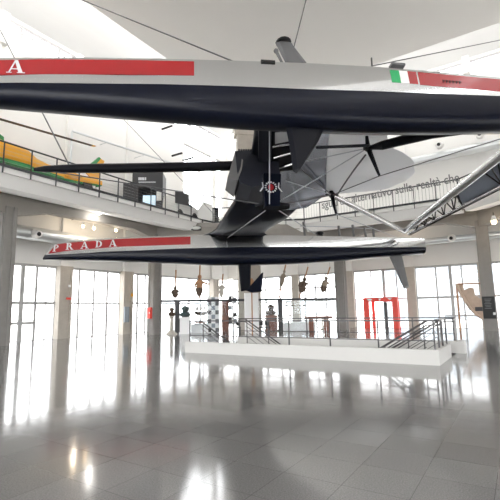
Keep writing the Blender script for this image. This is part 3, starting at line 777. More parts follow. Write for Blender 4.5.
# rear crossbeam: round tube with a lattice web and lower chord
R0, R1 = ST, bp(500, 156, 1.75); R2 = R0 + (R1 - R0) * 1.32
MB().tube([R0, R0 + (R2 - R0) * .08, R0 + (R2 - R0) * .5, R2], [.12, .19, .21, .2], 14).build('rear_tube', 'steel', boat, smooth=True)
L0, L1 = bp(408, 234, 1.6), bp(500, 187, 1.4); L2 = L0 + (L1 - L0) * 1.34
MB().tube([L0, L2], [.07, .14], 10).build('lower_chord', 'steel', boat, smooth=True)
def rt(u): return R0 + (R1 - R0) * u
def rl(u): return L0 + (L1 - L0) * u
m = MB(); k = .12
m.prism([rt(.64) + aH * .12, rt(1.25) + aH * .12, rl(1.27) + aH * .12, rl(.66) + aH * .12], aH * .03); m.build('web_panel', 'web', boat)
us = [.06, .17, .28, .39, .50, .62]
for i in range(len(us) - 1):
    m = MB(); b = rl(us[i] + .07)
    for q in (us[i] - .02, us[i] + .05, us[i] + .11): m.tube([b, rt(q + .03)], .035, 6)
    m.ball(b, .09, 8); m.build('lattice_strut', 'carbon', boat)
for u in (.92, 1.05):
    m = MB(); b = rl(u + .1)
    for q in (u - .06, u + .0, u + .06): m.tube([b, rt(q)], .035, 6)
    m.ball(b, .1, 8); m.build('lattice_strut', 'carbon', boat)
MB().tube([rt(.62), rl(.66)], .05, 8).build('lattice_post', 'navy', boat)
MB().tube([rl(.02) - aH * .12 + aT * 0, rl(1.3) - aH * .1], .03, 6).build('trim_cable', 'black', boat)
KB = bt(272, 206, CT + .2)
for a, b, r, mt in ((KB, bt(40, 169.5, CT), .022, 'cable'), (KB, bw(9.9, .7, 1.35), .02, 'stay'), (KB, N2b, .02, 'stay'), (KB, N1, .03, 'cable'),
                    (bt(286, 181, CT + .7), N1, .02, 'stay'), (KB, bw(15.2, .6, 1.7), .022, 'stay'), (bt(296, 165, CT + .8), N1, .025, 'cable'),
                    (bt(298, 163, CT + .8), N2b, .02, 'stay'), (S_top, N2b, .02, 'cable'), (bt(303, 160, CT + .8), S_top, .02, 'cable'),
                    (N1, Q_bot, .018, 'cable'), (Q_bot, bw(20.6, TN - .4, 1.3), .018, 'cable'), (S_bot, bw(20.5, .4, 1.6), .02, 'stay')):
    MB().tube([a, b], r, 6).build('stay', mt, boat)

MB().tube([bp(316, 147.5, 1.0), bp(366, 145.5, 1.0)], .06, 8).build('cross_tube', 'greycarbon', boat)
# cables that hold it up
def cable(p, q, r, label): MB().tube([p, q], r, 6).build('suspension_cable', 'cable', label=label, cat='cable', group='steel suspension cables')
cable(bt(287, 74, TN + .1), onZ(314, -31, CZ), .02, 'thin steel cable rising from the upper hull beside its raised board')
cable(bt(237, 63, TN), onZ(33, -20, CZ), .022, 'thin steel cable slanting up left from the upper hull across the ceiling')
cable(bt(70, 167, CT), onZ(-14, 2, CZ), .028, 'dark cable from the tip of the black bowsprit up to the left')
cable(bt(372, 66, TN + .1), onZ(560, 28, CZ), .018, 'thin cable running up right from the upper hull beside the small flag')
cable(bw(10.5, .1, 1.6), onB(110, 105, WL + .2), .018, 'thin cable from the lower hull to high on the left wall')

# ------------------------------------------------------------------ on the gallery
# helicopter
HB = -22.8
heli = thing('helicopter', G(11, HB, MZ1), 'yellow and green helicopter parked behind the left gallery railing', 'helicopter')
st = [(-150, 118, 150), (-110, 112, 158), (-60, 117, 162), (-25, 130, 163.5), (0, 142, 165), (14, 146.5, 168), (24, 151, 170), (33, 158.5, 173), (45, 164, 177), (60, 168.5, 180.5), (80, 175, 184), (101, 181, 186.5)]
rings = []
for i, (x, yt, yb) in enumerate(st):
    pt, pb = onB(x, yt, HB), onB(x, yb, HB); c = (pt + pb) / 2; hh = (pt.z - pb.z) / 2
    wv = [.25, .65, .8, .8, .75, .72, .66, .5, .36, .28, .22, .14][i]
    c = G(gA(c), HB, c.z)
    rings.append([c + BX * wv * math.copysign(abs(math.cos(a)) ** .7, math.cos(a)) + ZX * hh * math.copysign(abs(math.sin(a)) ** .7, math.sin(a)) for a in [2 * PI * (k + .5) / 16 for k in range(16)]])
m = MB(); m.loft(rings, mfun=lambda i, k: 1 if i in (9, 10, 11, 12, 13) else 0); m.build('fuselage', ['yellow', 'heligreen'], heli, smooth=True)
def hbx(name, px, b, d, mt):
    m = MB(); m.prism([onB(x, y, b) for x, y in px], -BX * d); return m.build(name, mt, heli)
hbx('engine_cowling', [(-40, 122), (0, 134), (4, 137), (4, 146), (-40, 136)], HB + .45, .9, 'heligreen')
hbx('exhaust', [(24, 151), (28, 151), (34, 157), (33, 160), (26, 157)], HB + .5, .35, 'darkwood')
hbx('tail_fin', [(86, 172), (99, 157.5), (104.5, 161), (98, 181), (94, 181)], HB + .06, .12, 'yellow')
hbx('fin_edge', [(87, 167), (99.3, 157), (101, 158.5), (91, 171)], HB + .09, .18, 'heligreen')
hbx('tail_skid', [(97, 180), (99.5, 180), (99.5, 190), (97, 190)], HB + .08, .16, 'heligreen')
hbx('tail_bumper', [(96.8, 187), (99.7, 187), (99.7, 190.5), (96.8, 190.5)], HB + .1, .2, 'white')
hbx('stabiliser', [(72, 172), (83, 176), (83, 177.5), (72, 174)], HB + 1.0, 2.0, 'yellow')
hbx('side_stripe', [(-40, 150), (0, 157), (40, 169), (64, 177), (64, 178.5), (40, 171.5), (0, 160.5), (-40, 154)], HB + .82, .05, 'heligreen')
for x0, x1 in ((-60, -34), (-28, -8)):
    hbx('side_window', [(x0, 128 + (x0 + 60) * .2), (x1, 128 + (x1 + 60) * .25), (x1, 142 + (x1 + 60) * .15), (x0, 142 + (x0 + 60) * .12)], HB + .83, .08, 'blueglass')
mh = G(gA(onB(-45, 118, HB)), HB, 12.0)
MB().tube([mh - ZX * 1.4, mh], .09, 10).build('rotor_mast', 'darkgrey', heli); MB().lathe(mh, [(.22, -.1), (.3, 0), (.2, .12), (.05, .16)], 12).build('rotor_hub', 'darkgrey', heli)
be = onB(95, 146.5, HB); bd = (be - mh); bl = bd.length; bd.normalize()
def rblade(d, L):
    w = d.cross(ZX).normalized(); m = MB(); m.loft([[mh + d * x - w * .16, mh + d * x + ZX * .035, mh + d * x + w * .16, mh + d * x - ZX * .02] for x in (.2, L - .25)])
    b = m.build('rotor_blade', 'darkwood', heli); WM[b.name] = WM[heli.name]
    m = MB(); m.loft([[mh + d * x - w * .16, mh + d * x + ZX * .035, mh + d * x + w * .16, mh + d * x - ZX * .02] for x in (L - .25, L)]); m.build('blade_tip', 'yellow', b)
rblade(bd, bl); rblade(V((-bd.x, -bd.y, bd.z)), bl)
for s in (-1, 1):
    MB().tube([G(4.5, HB + s * .75, MZ1 + .25), G(5, HB + s * .75, MZ1 + .06), G(12, HB + s * .75, MZ1 + .06)], .055, 8).build('skid', 'darkgrey', heli)
    for a in (6.4, 10.6): MB().tube([G(a, HB + s * .75, MZ1 + .06), G(a, HB + s * .4, MZ1 + 1.5)], .045, 8).build('skid_strut', 'darkgrey', heli)
hbx('tail_stand', [(84, 182), (92, 184), (94, 193), (84, 191)], HB + .25, .5, 'booth')

# booth, vehicle, banner and panels farther round
b0, b1 = onZ(132.5, 172.5, 12.2), onZ(163, 172.5, 12.2); ux = (b1 - b0).normalized(); uy = V((-ux.y, ux.x, 0)); WB_ = (b1 - b0).length
b0 = V((b0.x, b0.y, MZ1)); HBt = 12.2 - MZ1
t = thing('exhibit_booth', b0 + ux * WB_ / 2, 'charcoal exhibit booth with a lit blue doorway on the left gallery', 'booth')
m = MB(); k = WB_
def bb(x0, x1, y0, y1, z0, z1, mt, name):
    m = MB(); m.obox(b0 + ux * ((x0 + x1) / 2) + uy * ((y0 + y1) / 2) + ZX * ((z0 + z1) / 2), ux * ((x1 - x0) / 2), uy * ((y1 - y0) / 2), ZX * ((z1 - z0) / 2)); return m.build(name, mt, t)
bb(0, k * .2, 0, 1.6, 0, HBt, 'booth', 'side_panel'); bb(k * .77, k, 0, 1.6, 0, HBt, 'booth', 'side_panel'); bb(k * .2, k * .77, 0, 1.6, HBt * .69, HBt, 'booth', 'header')
bb(k * .2, k * .77, 1.2, 1.3, 0, HBt * .69, 'black', 'inner_wall'); bb(k * .33, k * .765, .3, .36, HBt * .22, HBt * .52, 'screen', 'screen')
bb(k * .80, k * .96, -.03, 0, HBt * .38, HBt * .58, 'paper', 'notice')
m = MB()
for row, (z, h, xs) in enumerate(((HBt * .86, .22, (.22, .27, .32, .37, .43)), (HBt * .785, .09, [.22 + .028 * j for j in range(20)]))):
    for x in xs: m.obox(b0 + ux * (k * x) - uy * .015 + ZX * z, ux * (.05 if row == 0 else .022), uy * .01, ZX * h / 2)
m.build('caption', 'paleletter', t)
bb(-.75, -.02, .3, 1.3, 0, HBt * .8, 'booth', 'wing_panel'); bb(-.62, -.3, .26, .3, .5, HBt * .45, 'screen', 'wing_screen')

vp = onB(181, 210, -20.75) + AX * .7; vp.z = MZ1; ux_, uy_ = ux, uy; ux, uy = AX, -BX
vehicle = thing('small_vehicle', vp, 'small white vehicle with blue tinted windows on the gallery beside the booth', 'vehicle')
vx = ux
def vs(prof, y): return [vp + vx * x + uy * y + ZX * z for x, z in prof]
bodyp = [(-1.35, .25), (1.3, .25), (1.45, .6), (1.3, .95), (.6, 1.15), (.1, 1.25), (-.3, 1.7), (-1.25, 1.75), (-1.4, 1.0)]
MB().loft([vs([(x * .94, z * .96 + .02) for x, z in bodyp], -.1), vs(bodyp, .1), vs(bodyp, 1.2), vs([(x * .94, z * .96 + .02) for x, z in bodyp], 1.4)]).build('body', 'carwhite', vehicle)
MB().prism(vs([(-1.15, 1.08), (-.35, 1.05), (-.5, 1.58), (-1.12, 1.62)], -.13), uy * .06).build('side_window', 'blueglass', vehicle)
MB().prism(vs([(-.2, 1.05), (.5, .98), (.1, 1.18), (-.25, 1.5)], -.13), uy * .06).build('windscreen', 'blueglass', vehicle)
for x in (-.9, .75):
    MB().tube([vp + vx * x + ZX * .3 - uy * .12, vp + vx * x + ZX * .3 + uy * .12], .3, 16).build('wheel', 'black', vehicle, smooth=True)
    MB().tube([vp + vx * x + ZX * .3 + uy * 1.15, vp + vx * x + ZX * .3 + uy * 1.4], .3, 16).build('wheel', 'black', vehicle, smooth=True)
ux, uy = ux_, uy_
RP = G(*IN[1], MZ1); RD = (RP - G(*IN[0], MZ1)).normalized(); RN = V((RD.y, -RD.x, 0))
if (G(5, -7, 0) - RP).dot(RN) < 0: RN = -RN
pl = RP + RN * .13
MB().prism([hit(x, y, pl, RN) for x, y in ((175, 190.5), (189, 194.5), (189, 206), (175, 203))], RN * .03).build('grey_banner', 'booth', label='plain dark grey banner hung over the gallery railing', cat='banner')
c0, c1 = onZ(198, 218, MZ1), onZ(212, 221, MZ1)
m = MB(); m.loft([[V((p.x, p.y, z)) for p, z in ((c0, MZ1), (c1, MZ1), (c1, 9.95), (c0 + (c1 - c0) * .4, 10.0), (c0, 9.3))], [V((p.x, p.y, z)) + uy * .12 for p, z in ((c0, MZ1), (c1, MZ1), (c1, 9.95), (c0 + (c1 - c0) * .4, 10.0), (c0, 9.3))]])
m.build('curved_screen', 'paper', label='pale curved display panel right of the white vehicle on the gallery', cat='screen')
c0 = onZ(216.5, 224, MZ1); m = MB(); m.obox(V((c0.x, c0.y, MZ1 + .65)), ux * .18, uy * .15, ZX * .65); m.build('display_post', 'black', label='short black display post at the end of the pale gallery panel', cat='post')

# ------------------------------------------------------------------ exhibits on the floor
def dp(x, y, off=0): return hit(x, y, DA + DN * off, DN)      # upright plane of the diagonal column line
def base(x, y): p = onZ(x, y, 0); p.z = 0; return p
t = thing('glazed_partition', dp(250, 333), 'black steel and glass partition standing between the hall columns', 'frame')
q0 = V((dp(157.5, 303).x, dp(157.5, 303).y, 0)); q1 = V((dp(336, 300).x, dp(336, 300).y, 0))
FZ = 2.42
m = MB(); m.obox((q0 + q1) / 2 + ZX * FZ, (q1 - q0) / 2, DN * .06, ZX * .085); m.build('top_beam', 'darkframe', t)
for x in (177.5, 280.5):
    p = dp(x, 320); p.z = 0; m = MB(); m.obox(p + ZX * FZ / 2, DD * .17, DN * .1, ZX * FZ / 2); m.build('post', 'darkframe', t)
m = MB(); m.obox((q0 + q1) / 2 + ZX * FZ / 2, (q1 - q0) / 2, DN * .006, ZX * FZ / 2); m.build('glass_pane', 'showglass', t)
# figureheads hanging on slanted poles
figs = [((176, 270), (175, 299), 287, 297.5, 2.6, 'darkwood', 'dark round carved figurehead on a pole, leftmost of the hanging row'),
        ((200, 265), (199, 299), 275, 296, 3.0, 'tan', 'tan and dark figurehead with an outstretched arm, second from left in the hanging row'),
        ((223, 274), (221, 299), 281, 298, 2.2, 'stone', 'pale standing figurehead on a pole just left of the concrete pillar'),
        ((286, 263), (279, 298), 270, 287, 2.0, 'greywood', 'slim brown figurehead on a tilted pole just right of the concrete pillar'),
        ((308, 267), (299.5, 298), 278, 292.5, 3.2, 'darkwood', 'dark bulky figurehead on a tilted pole, middle one right of the pillar'),
        ((330, 267), (321, 297), 277, 292, 2.7, 'greywood', 'grey and brown figurehead on a tilted pole, rightmost of the hanging row')]
for (a, b, y0, y1, wpx, mt, lab) in figs:
    A0, B0 = dp(*a, .5), dp(*b, .5); ax = (A0 - B0); L = ax.length; ax.normalize()
    t = thing('figurehead', B0, lab, 'figurehead', 'figureheads hanging in a row')
    MB().tube([B0, A0], [.04, .055], 8).build('pole', 'tan', t); MB().tube([A0, V((A0.x, A0.y, 7.6)) - DN * .4], .008, 5).build('wire', 'cable', t)
    u0 = (b[1] - y1) / (b[1] - a[1]) * L; u1 = (b[1] - y0) / (b[1] - a[1]) * L; H = u1 - u0; w = wpx * .098
    o = B0 + ax * u0
    m = MB(); m.lathe(o, [(w * .25, 0), (w * .55, H * .12), (w * .9, H * .32), (w * .75, H * .45), (w, H * .6), (w * .95, H * .7), (w * .4, H * .77), (w * .3, H * .8)], 12, axis=ax)
    m.build('carved_body', mt, t, smooth=True)
    m = MB(); m.ball(o + ax * H * .9, w * .52, 10, sq=(1, 1, 1.15)); m.ball(o + ax * H * .9 + DN * w * .4, w * .16, 6); m.build('head', mt, t, smooth=True)
    m = MB(); sd = DD
    m.tube([o + ax * H * .66 - sd * w * .8, o + ax * H * .45 - sd * w * 1.15 + DN * w * .5, o + ax * H * .4 - sd * w * .2 + DN * w], [w * .26, w * .22, w * .16], 8); m.build('arm', mt, t, smooth=True); m = MB()
    far = 1.9 if wpx == 3.0 else 1.0
    m.tube([o + ax * H * .66 + sd * w * .8, o + ax * H * .55 + sd * w * 1.2 * far, o + ax * H * .58 + sd * w * 1.3 * far + DN * w * .4], [w * .26, w * .22, w * .16], 8); m.build('arm', mt, t, smooth=True)
    if wpx >= 2.6:
        m = MB(); m.lathe(o, [(w * .1, -.05), (w * .62, H * .05), (w * .95, H * .25), (w * .98, H * .36), (w * .7, H * .4)], 12, axis=ax); m.build('carved_drapery', 'darkwood', t, smooth=True)

def bust(p, H, wd, label, mt_b, mt_p, plinth, cat='statue'):
    t = thing('carved_bust', p, label, cat)
    if plinth == 'column':
        MB().lathe(p, [(.42, 0), (.42, .08), (.3, .14), (.14, .3), (.12, H * .62), (.2, H * .66), (.2, H * .69)], 14).build('pedestal', mt_p, t, smooth=True)
    else:
        m = MB(); m.obox(p + ZX * H * .3, DD * wd * .9, DN * wd * .8, ZX * H * .3); m.obox(p + ZX * .06, DD * wd * 1.05, DN * wd * .95, ZX * .06); m.obox(p + ZX * H * .6, DD * wd * 1.05, DN * wd * .95, ZX * .05); m.build('pedestal', mt_p, t)
    z = H * (.68 if plinth == 'column' else .62); h = H - z
    m = MB(); m.lathe(p + ZX * z, [(wd * .5, 0), (wd * .9, h * .15), (wd, h * .32), (wd * .75, h * .45), (wd * .35, h * .55)], 14); m.build('shoulders', mt_b, t, smooth=True)
    m = MB(); m.ball(p + ZX * (z + h * .74), wd * .62, 12, sq=(.9, .95, 1.2)); m.ball(p + ZX * (z + h * .72) + DN * wd * .55, wd * .14, 6); m.build('head', mt_b, t, smooth=True)
    m = MB(); m.ball(p + ZX * (z + h * .86), wd * .66, 10, sq=(1, 1, .7)); m.build('hair', mt_b, t, smooth=True)
bust(base(171.5, 334.5), 1.9, .27, 'dark carved bust on a slender pale column pedestal at left', 'darkwood', 'stone', 'column')
bust(base(185, 334), 1.95, .42, 'greenish bust on a white block plinth left of the stair railing', 'teal', 'white', 'block')
bust(base(271.5, 331), 1.95, .45, 'bushy dark bust on a reddish wooden pedestal right of the concrete pillar', 'darkwood', 'reddish', 'block')
# white stele with an oar in front
p = base(252, 333.5)
t = thing('white_stele', p, 'tall white stele standing against the bare concrete pillar', 'stele'); HS = 2.85
for s in (-1, 1):
    m = MB(); m.obox(p + DD * s * .26 + ZX * HS / 2, DD * .235, DN * .12, ZX * HS / 2); m.build('panel', 'white', t)
m = MB(); m.obox(p + ZX * HS / 2, DD * .05, DN * .08, ZX * HS / 2); m.build('slot', 'stone', t)
m = MB(); q = p + DN * .22; m.tube([q, q + ZX * 2.3, q + ZX * 3.1], [.045, .04, .04], 8); m.loft([[q + ZX * z + DD * s * w + DN * .03 * f for s, f in ((-1, 1), (1, 1), (1, -1), (-1, -1))] for z, w in ((3.0, .05), (3.3, .16), (3.75, .14), (3.9, .05))])
m.build('wooden_oar', 'tan', smooth=False, label='tan wooden oar standing upright in front of the white stele', cat='oar')
# patterned column, brown panel and display tower
p = base(213, 332.5)
t = thing('photo_column', p, 'white display column covered with a checkerboard of dark photographs', 'display')
m = MB(); m.obox(p + ZX * 1.35, DD * .45, DN * .4, ZX * 1.35); m.build('body', 'white', t)
for r in range(8):
    for c in range(3):
        if (r + c) % 2 == 0:
            m = MB(); m.obox(p + DD * (-.30 + c * .30) + DN * .41 + ZX * (.2 + r * .33), DD * .14, DN * .012, ZX * .155); m.build('photo', ('booth', 'fac1', 'darkgrey')[(r * 3 + c) % 3], t)
p = base(225.5, 331.5); m = MB(); m.obox(p + ZX * 1.22, DD * .28, DN * .06, ZX * 1.22); m.build('brown_panel', 'reddish', label='plain reddish brown board between the photo column and the shelf tower', cat='board')
p = base(233, 331.5)
t = thing('shelf_tower', p, 'slim glass shelf tower with greenish boxes left of the concrete pillar', 'display case')
m = MB(); m.obox(p + ZX * 1.4, DD * .03, DN * .25, ZX * 1.4); m.build('upright', 'frame', t)
for z in (.05, .6, 1.15, 1.7, 2.25, 2.78): m = MB(); m.obox(p + ZX * z, DD * .36, DN * .25, ZX * .02); m.build('shelf', 'steel', t)
for i, z in enumerate((.62, 1.17, 1.72, 2.27)):
    for s in (-1, 1):
        if (i + s) % 3 == 0: continue
        m = MB(); h = .15 + .05 * ((i * 2 + s) % 3); m.obox(p + DD * s * .2 + ZX * (z + h), DD * .12, DN * .14, ZX * h)
        m.build('display_box', ('teal', 'fac1', 'black')[(i + s) % 3], label=('small box on the shelf tower, shelf %s from the floor, %s side' % (('second', 'third', 'fourth', 'fifth')[i], 'left' if s < 0 else 'right')), cat='box', group='boxes on the shelf tower')
# glass showcases with ship models
def ship(p, L, H, mt, label, masts, d):
    t = thing('ship_model', p, label, 'ship model', 'ship models in the glass cases'); n = V((-d.y, d.x, 0)); hh = H * .28
    rings = []
    for x, w, zb, zt in ((-.5, .06, .5, 1.25), (-.42, .11, .2, 1.15), (-.2, .14, .03, .95), (.15, .13, .0, .92), (.38, .08, .1, 1.05), (.5, .012, .6, 1.2)):
        c = p + d * x * L
        rings.append([c + n * w * L * .75 + ZX * zt * hh, c + n * w * L * .6 + ZX * (zb + .3) * hh, c + ZX * zb * hh, c - n * w * L * .6 + ZX * (zb + .3) * hh, c - n * w * L * .75 + ZX * zt * hh])
    m = MB(); m.loft(rings); m.build('ship_hull', mt, t)
    m = MB(); m.obox(p + ZX * .01, d * L * .2, n * L * .05, ZX * .012); m.build('cradle', 'tan', t)
    for k in range(masts):
        x = (-.3 + .6 * (k / max(1, masts - 1))) * L if masts > 1 else 0
        m = MB(); b = p + d * x + ZX * hh * .8; m.tube([b, b + ZX * (H - hh) * (1 if k == masts // 2 else .85)], [.02, .01], 6); m.build('mast', 'tan', t)
        m = MB(); zs = (H - hh); m.prism([b + ZX * zs * .2 - d * L * .11, b + ZX * zs * .2 + d * L * .11, b + ZX * zs * .68 + d * L * .07, b + ZX * zs * .68 - d * L * .07], n * .01); m.build('sail', 'stone', t)
    if masts == 0:
        m = MB(); m.obox(p + ZX * hh * 1.5, d * L * .14, n * L * .05, ZX * hh * .6); m.tube([p + d * L * .05 + ZX * hh * 1.6, p + d * L * .05 + ZX * H], .02, 6); m.build('superstructure', 'greywood', t)
def showcase(x0, x1, yb, shelves, label):
    a, b = dp(x0, yb, -.6), dp(x1, yb, -.6); a.z = b.z = 0; c = (a + b) / 2; hx = (b - a) / 2
    t = thing('showcase', c, label, 'display case'); o = DN * .42
    m = MB(); m.obox(c + ZX * .32, hx, o, ZX * .32); m.build('plinth', 'white', t)
    for z in shelves: m = MB(); m.obox(c + ZX * (z - .012), hx, o, ZX * .012); m.build('glass_shelf', 'showglass', t)
    m = MB(); m.obox(c + o + ZX * 1.5, hx, DN * .006, ZX * .86); m.obox(c - o + ZX * 1.5, hx, DN * .006, ZX * .86); m.build('glass_walls', 'showglass', t)
    for sx in (-1, 1):
        for sy in (-1, 1): m = MB(); m.obox(c + hx * sx + o * sy + ZX * 1.5, DD * .012, DN * .012, ZX * .86); m.build('corner_post', 'steel', t)
    return c
c = showcase(191, 208, 332, [.7, 1.3], 'glass showcase with a dark sailing ship left of the photo column')
d = DD
zz = lambda x, y: dp(x, y, -.6).z
def sp(x, z): p = dp(x, 315, -.6); p.z = z; return p
ship(sp(201, 1.31), 1.0, 1.05, 'darkwood', 'dark sailing ship model with pale sails left of the photo column, upper shelf', 3, d)
ship(sp(200.5, .71), .8, .35, 'reddish', 'small mastless boat model on the lower shelf left of the photo column', 0, d)
c = showcase(283, 314, 330, [.7, 1.1, 1.85], 'wide glass showcase with ship models right of the black post')
ship(sp(289.5, 1.86), .7, .5, 'greywood', 'compact brown ship model with sails, upper left shelf of the wide showcase', 2, d)
ship(sp(304.5, 1.86), .85, .3, 'darkwood', 'long low dark ship model, upper shelf of the wide showcase', 0, d)
ship(sp(290, 1.11), .5, .22, 'reddish', 'small pinkish boat model below the compact sailing ship', 0, d)
# table, dark chairs, and small pale figures behind the stair rails
p = base(319, 330.5); t = thing('display_table', p, 'long dark wooden table behind the stair railing', 'table')
m = MB(); m.obox(p + ZX * .98, DD * 1.0, DN * .4, ZX * .1); m.build('table_top', 'reddish', t)
for sx in (-1, 1):
    for sy in (-1, 1): m = MB(); m.obox(p + DD * sx * .6 + DN * sy * .3 + ZX * .44, DD * .08, DN * .06, ZX * .44); m.build('leg', 'reddish', t)
p = base(323, 329.5); t = thing('ring_stand', p, 'thin ring shaped instrument on a wooden stand left of the hall column', 'instrument')
MB().lathe(p, [(.22, 0), (.2, .05), (.06, .1), (.05, .85), (.12, .9), (.12, .95)], 12).build('stand', 'greywood', t, smooth=True)
m = MB(); m.tube([p + ZX * 1.28 + DD * .33 * math.cos(a) + ZX * .33 * math.sin(a) for a in [2 * PI * k / 24 for k in range(25)]], .014, 6); m.build('ring', 'steel', t)
for i, x in enumerate((238.5, 261.5, 267.5)):
    p = base(x, 333.4); t = thing('black_stool', p, ('black stool left of the white stele', 'black stool just right of the white stele', 'black stool beside the bushy bust')[i], 'stool', 'black stools by the concrete pillar')
    m = MB(); m.obox(p + ZX * .43, DD * .16, DN * .16, ZX * .05); m.build('seat', 'black', t); m = MB(); m.obox(p + ZX * .68 - DN * .14, DD * .15, DN * .02, ZX * .14); m.build('backrest', 'black', t)
    for sx in (-1, 1):
        for sy in (-1, 1): MB().tube([p + DD * sx * .13 + DN * sy * .13, p + DD * sx * .13 + DN * sy * .13 + ZX * .4], .015, 6).build('leg', 'black', t)
# red gate by the back windows
ga0, ga1 = onA(365, 328, 34.3), onA(399.5, 328, 34.3); gb0, gb1 = gB(ga0), gB(ga1); gz = onA(382, 297.3, 34.3).z
t = thing('red_gate', G(34.3, (gb0 + gb1) / 2, 0), 'vermilion portal frame in front of the far windows', 'gate')
jw = .42
for b in (gb0, gb1 - jw): m = MB(); m.gbox(34.2, 34.45, b, b + jw, 0, gz - .001); m.build('jamb', 'brightred', t)
m = MB(); m.gbox(34.19, 34.46, gb0 + jw, gb1 - jw, gz - .36, gz); lin = m.build('lintel', 'brightred', t); WM[lin.name] = WM[t.name]
m = MB(); m.gbox(34.95, 35.0, gb0 + .5, gb0 + .72, 0, gz - .3); m.gbox(34.95, 35.0, gb1 - .25, gb1 - .05, 0, gz - .3); m.build('inner_jamb', 'brightred', t)
for f, kind in ((.2, 0), (.5, 1), (.79, 2)):
    b = gb0 + (gb1 - gb0) * f; m = MB(); z = gz - .18
    if kind == 0:
        m.gbox(34.17, 34.185, b - .2, b + .2, z - .02, z + .09); m.gbox(34.17, 34.185, b - .12, b + .12, z - .1, z - .02)
    elif kind == 1: m.prism([G(34.17, b - .11, z + .1), G(34.17, b + .11, z + .1), G(34.17, b, z - .14)], AX * .015)
    else: m.prism([G(34.17, b - .19, z + .1), G(34.17, b + .19, z + .1), G(34.17, b, z - .06)], AX * .015)
    m.build('white_symbol', 'white', lin)
p = onA(387, 328, 34.6); m = MB(); m.gbox(34.5, 34.7, gB(p) - .13, gB(p) + .13, 0, gz - .4); m.build('black_post', 'darkframe', label='dark post standing in the middle of the vermilion portal', cat='post')
# old ship timber on its frame
pa = 33.4
px = [(456.5, 284), (462.5, 284), (464, 290), (469.5, 287.5), (473.5, 288), (475, 295), (480, 298.5), (492, 301), (492, 323), (484, 319), (477, 315), (470, 308), (465, 300), (460, 292)]
t = thing('ship_timber', onA(470, 330, pa), 'weathered brown piece of ship planking on a wooden frame behind the right column', 'ship fragment')
m = MB(); m.prism([onA(x, y, pa) for x, y in px], AX * .22); m.build('planking', 'oldwood', t)
px2 = [(456.5, 284), (460, 292), (465, 300), (470, 308), (477, 315), (484, 319), (492, 323)]
MB().tube([onA(x, y, pa) - AX * .05 for x, y in px2], .1, 6).build('keel_edge', 'oldwood', t)
a, b = onA(456.3, 284, pa), onA(456.3, 331, pa); b = V((a.x, a.y, 0)); MB().tube([b, a], .07, 8).build('frame_post', 'tan', t)
a2 = onA(493, 283, pa); MB().tube([a, a2], .05, 8).build('frame_rail', 'tan', t); b2 = V((a2.x, a2.y, 0)); MB().tube([b2, a2], .06, 8).build('frame_post', 'tan', t)
m = MB(); m.obox(onA(480, 309, pa - .06), BX * .3, AX * .02, ZX * .14); m.build('label_plate', 'booth', t)
# panel on the right column, boxes on the left pillars
m0 = onA(489, 307.5, 31.85 - .51); t = thing('information_panel', m0, 'black information panel with white text fixed to the right hall column', 'sign')
m = MB(); m.obox(m0, BX * .36, AX * .03, ZX * .72); m.build('board', 'black', t)
m = MB()
for k in range(7): m.obox(m0 - AX * .035 + ZX * (.55 - k * .1) - BX * (.04 if k else .02), BX * (.2 - .03 * (k % 3)), AX * .004, ZX * .014)
m.build('text_lines', 'letter', t); m = MB(); m.obox(m0 - AX * .04 + BX * .27 - ZX * .4, BX * .07, AX * .01, ZX * .08); m.build('white_tag', 'white', t)
p = onA(149.7, 313, 22.0 - .52); t = thing('fire_cabinet', p, 'red fire extinguisher cabinet fixed to a left hall column', 'cabinet')
m = MB(); m.obox(p, BX * .15, AX * .1, ZX * .40); m.build('body', 'brightred', t); m = MB(); m.obox(p - BX * .26, BX * .1, AX * .08, ZX * .42); m.build('side_box', 'white', t); m = MB(); m.obox(p - AX * .11 + BX * .08, BX * .02, AX * .015, ZX * .06); m.build('handle', 'white', t)
p = onB(126, 314.5, WL + .48); t = thing('wall_cabinet', p, 'tall pale blue grey cabinet on a concrete pillar by the left windows', 'cabinet')
m = MB(); m.obox(p, AX * .2, BX * .1, ZX * .58); m.build('body', 'fac1', t); m = MB(); m.obox(p + AX * .215, AX * .02, BX * .1, ZX * .58); m.build('door_edge', 'black', t)
p = onB(132.5, 295, WL + .6); m = MB(); m.obox(p, AX * .12, BX * .03, ZX * .12); m.build('wall_sign', 'yellow', label='small square yellow sign on a concrete pillar by the left windows', cat='sign')
p = onB(68.5, 298.6, WL + .5); m = MB(); m.obox(p, AX * .16, BX * .03, ZX * .07); m.build('wall_sign', 'brightred', label='small red strip sign on the nearest left concrete pillar', cat='sign')
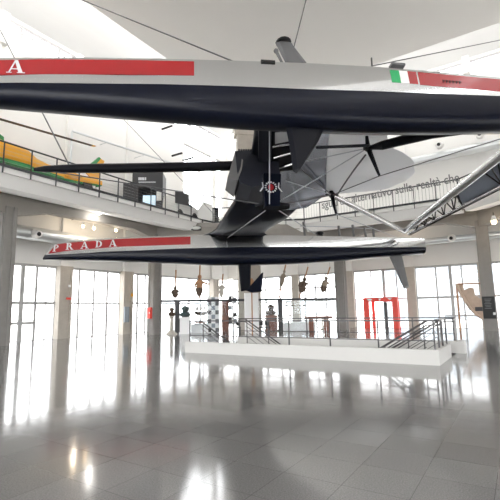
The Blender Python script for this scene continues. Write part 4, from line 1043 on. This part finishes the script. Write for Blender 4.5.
p = onB(69.5, 286, WL + .5); m = MB(); m.obox(p, AX * .08, BX * .05, ZX * .08); m.build('sensor_box', 'white', label='small white sensor box on the nearest left concrete pillar', cat='sensor')
for x, y in ((6, 22), (81, 53)):
    p = onB(x, y, WL + .35); m = MB(); m.gbox(gA(p) - .22, gA(p) + .22, WL, WL + .4, 18.2, 20.3); m.build('window_pier', 'wall', kind='structure')
p = onA(466, 66, WB - .3); m = MB(); m.gbox(WB - .5, WB, gB(p) - .25, gB(p) + .25, 19.9, 21.3); m.build('window_pier', 'wall', kind='structure')

# ------------------------------------------------------------------ outside, beyond the windows
def block(a0, a1, b0, b1, h, mt, label, face):
    t = thing('office_building', G((a0 + a1) / 2, (b0 + b1) / 2, -.3), label, 'building')
    MB().gbox(a0, a1, b0, b1, -.3, h).build('walls', mt, t); MB().gbox(a0 - .3, a1 + .3, b0 - .3, b1 + .3, h, h + .3).build('roof', 'stone', t)
    n = int((b1 - b0) / 3.2)
    for i in range(n):
        for z in (1.2, 4.2, 7.2):
            if z + 1.6 < h: MB().gbox(a0 - .04, a0 + .05, b0 + .8 + i * 3.2, b0 + 2.4 + i * 3.2, z, z + 1.5).build('window', 'facwin', t)
block(70, 80, -19, -3, 9.5, 'fac1', 'pale bluish office building seen through the right far windows', 0)
block(62, 70, 4, 20, 8, 'fac2', 'cream low building beyond the far right windows', 0)

# ------------------------------------------------------------------ light
w = bpy.data.worlds.new('overcast'); SC.world = w; w.use_nodes = True; nt = w.node_tree; bg = nt.nodes['Background']
bg.inputs['Color'].default_value = (1, .985, .965, 1); bg.inputs['Strength'].default_value = 8.5
SC.view_settings.view_transform = 'Standard'; SC.view_settings.look = 'None'; SC.view_settings.gamma = 1; SC.view_settings.exposure = 0.0
SC.view_settings.use_curve_mapping = False
SC.cycles.max_bounces = 10; SC.cycles.diffuse_bounces = 6; SC.cycles.glossy_bounces = 5; SC.cycles.transparent_max_bounces = 16
SC.cycles.sample_clamp_indirect = 6
SC.cycles.caustics_reflective = False; SC.cycles.caustics_refractive = False
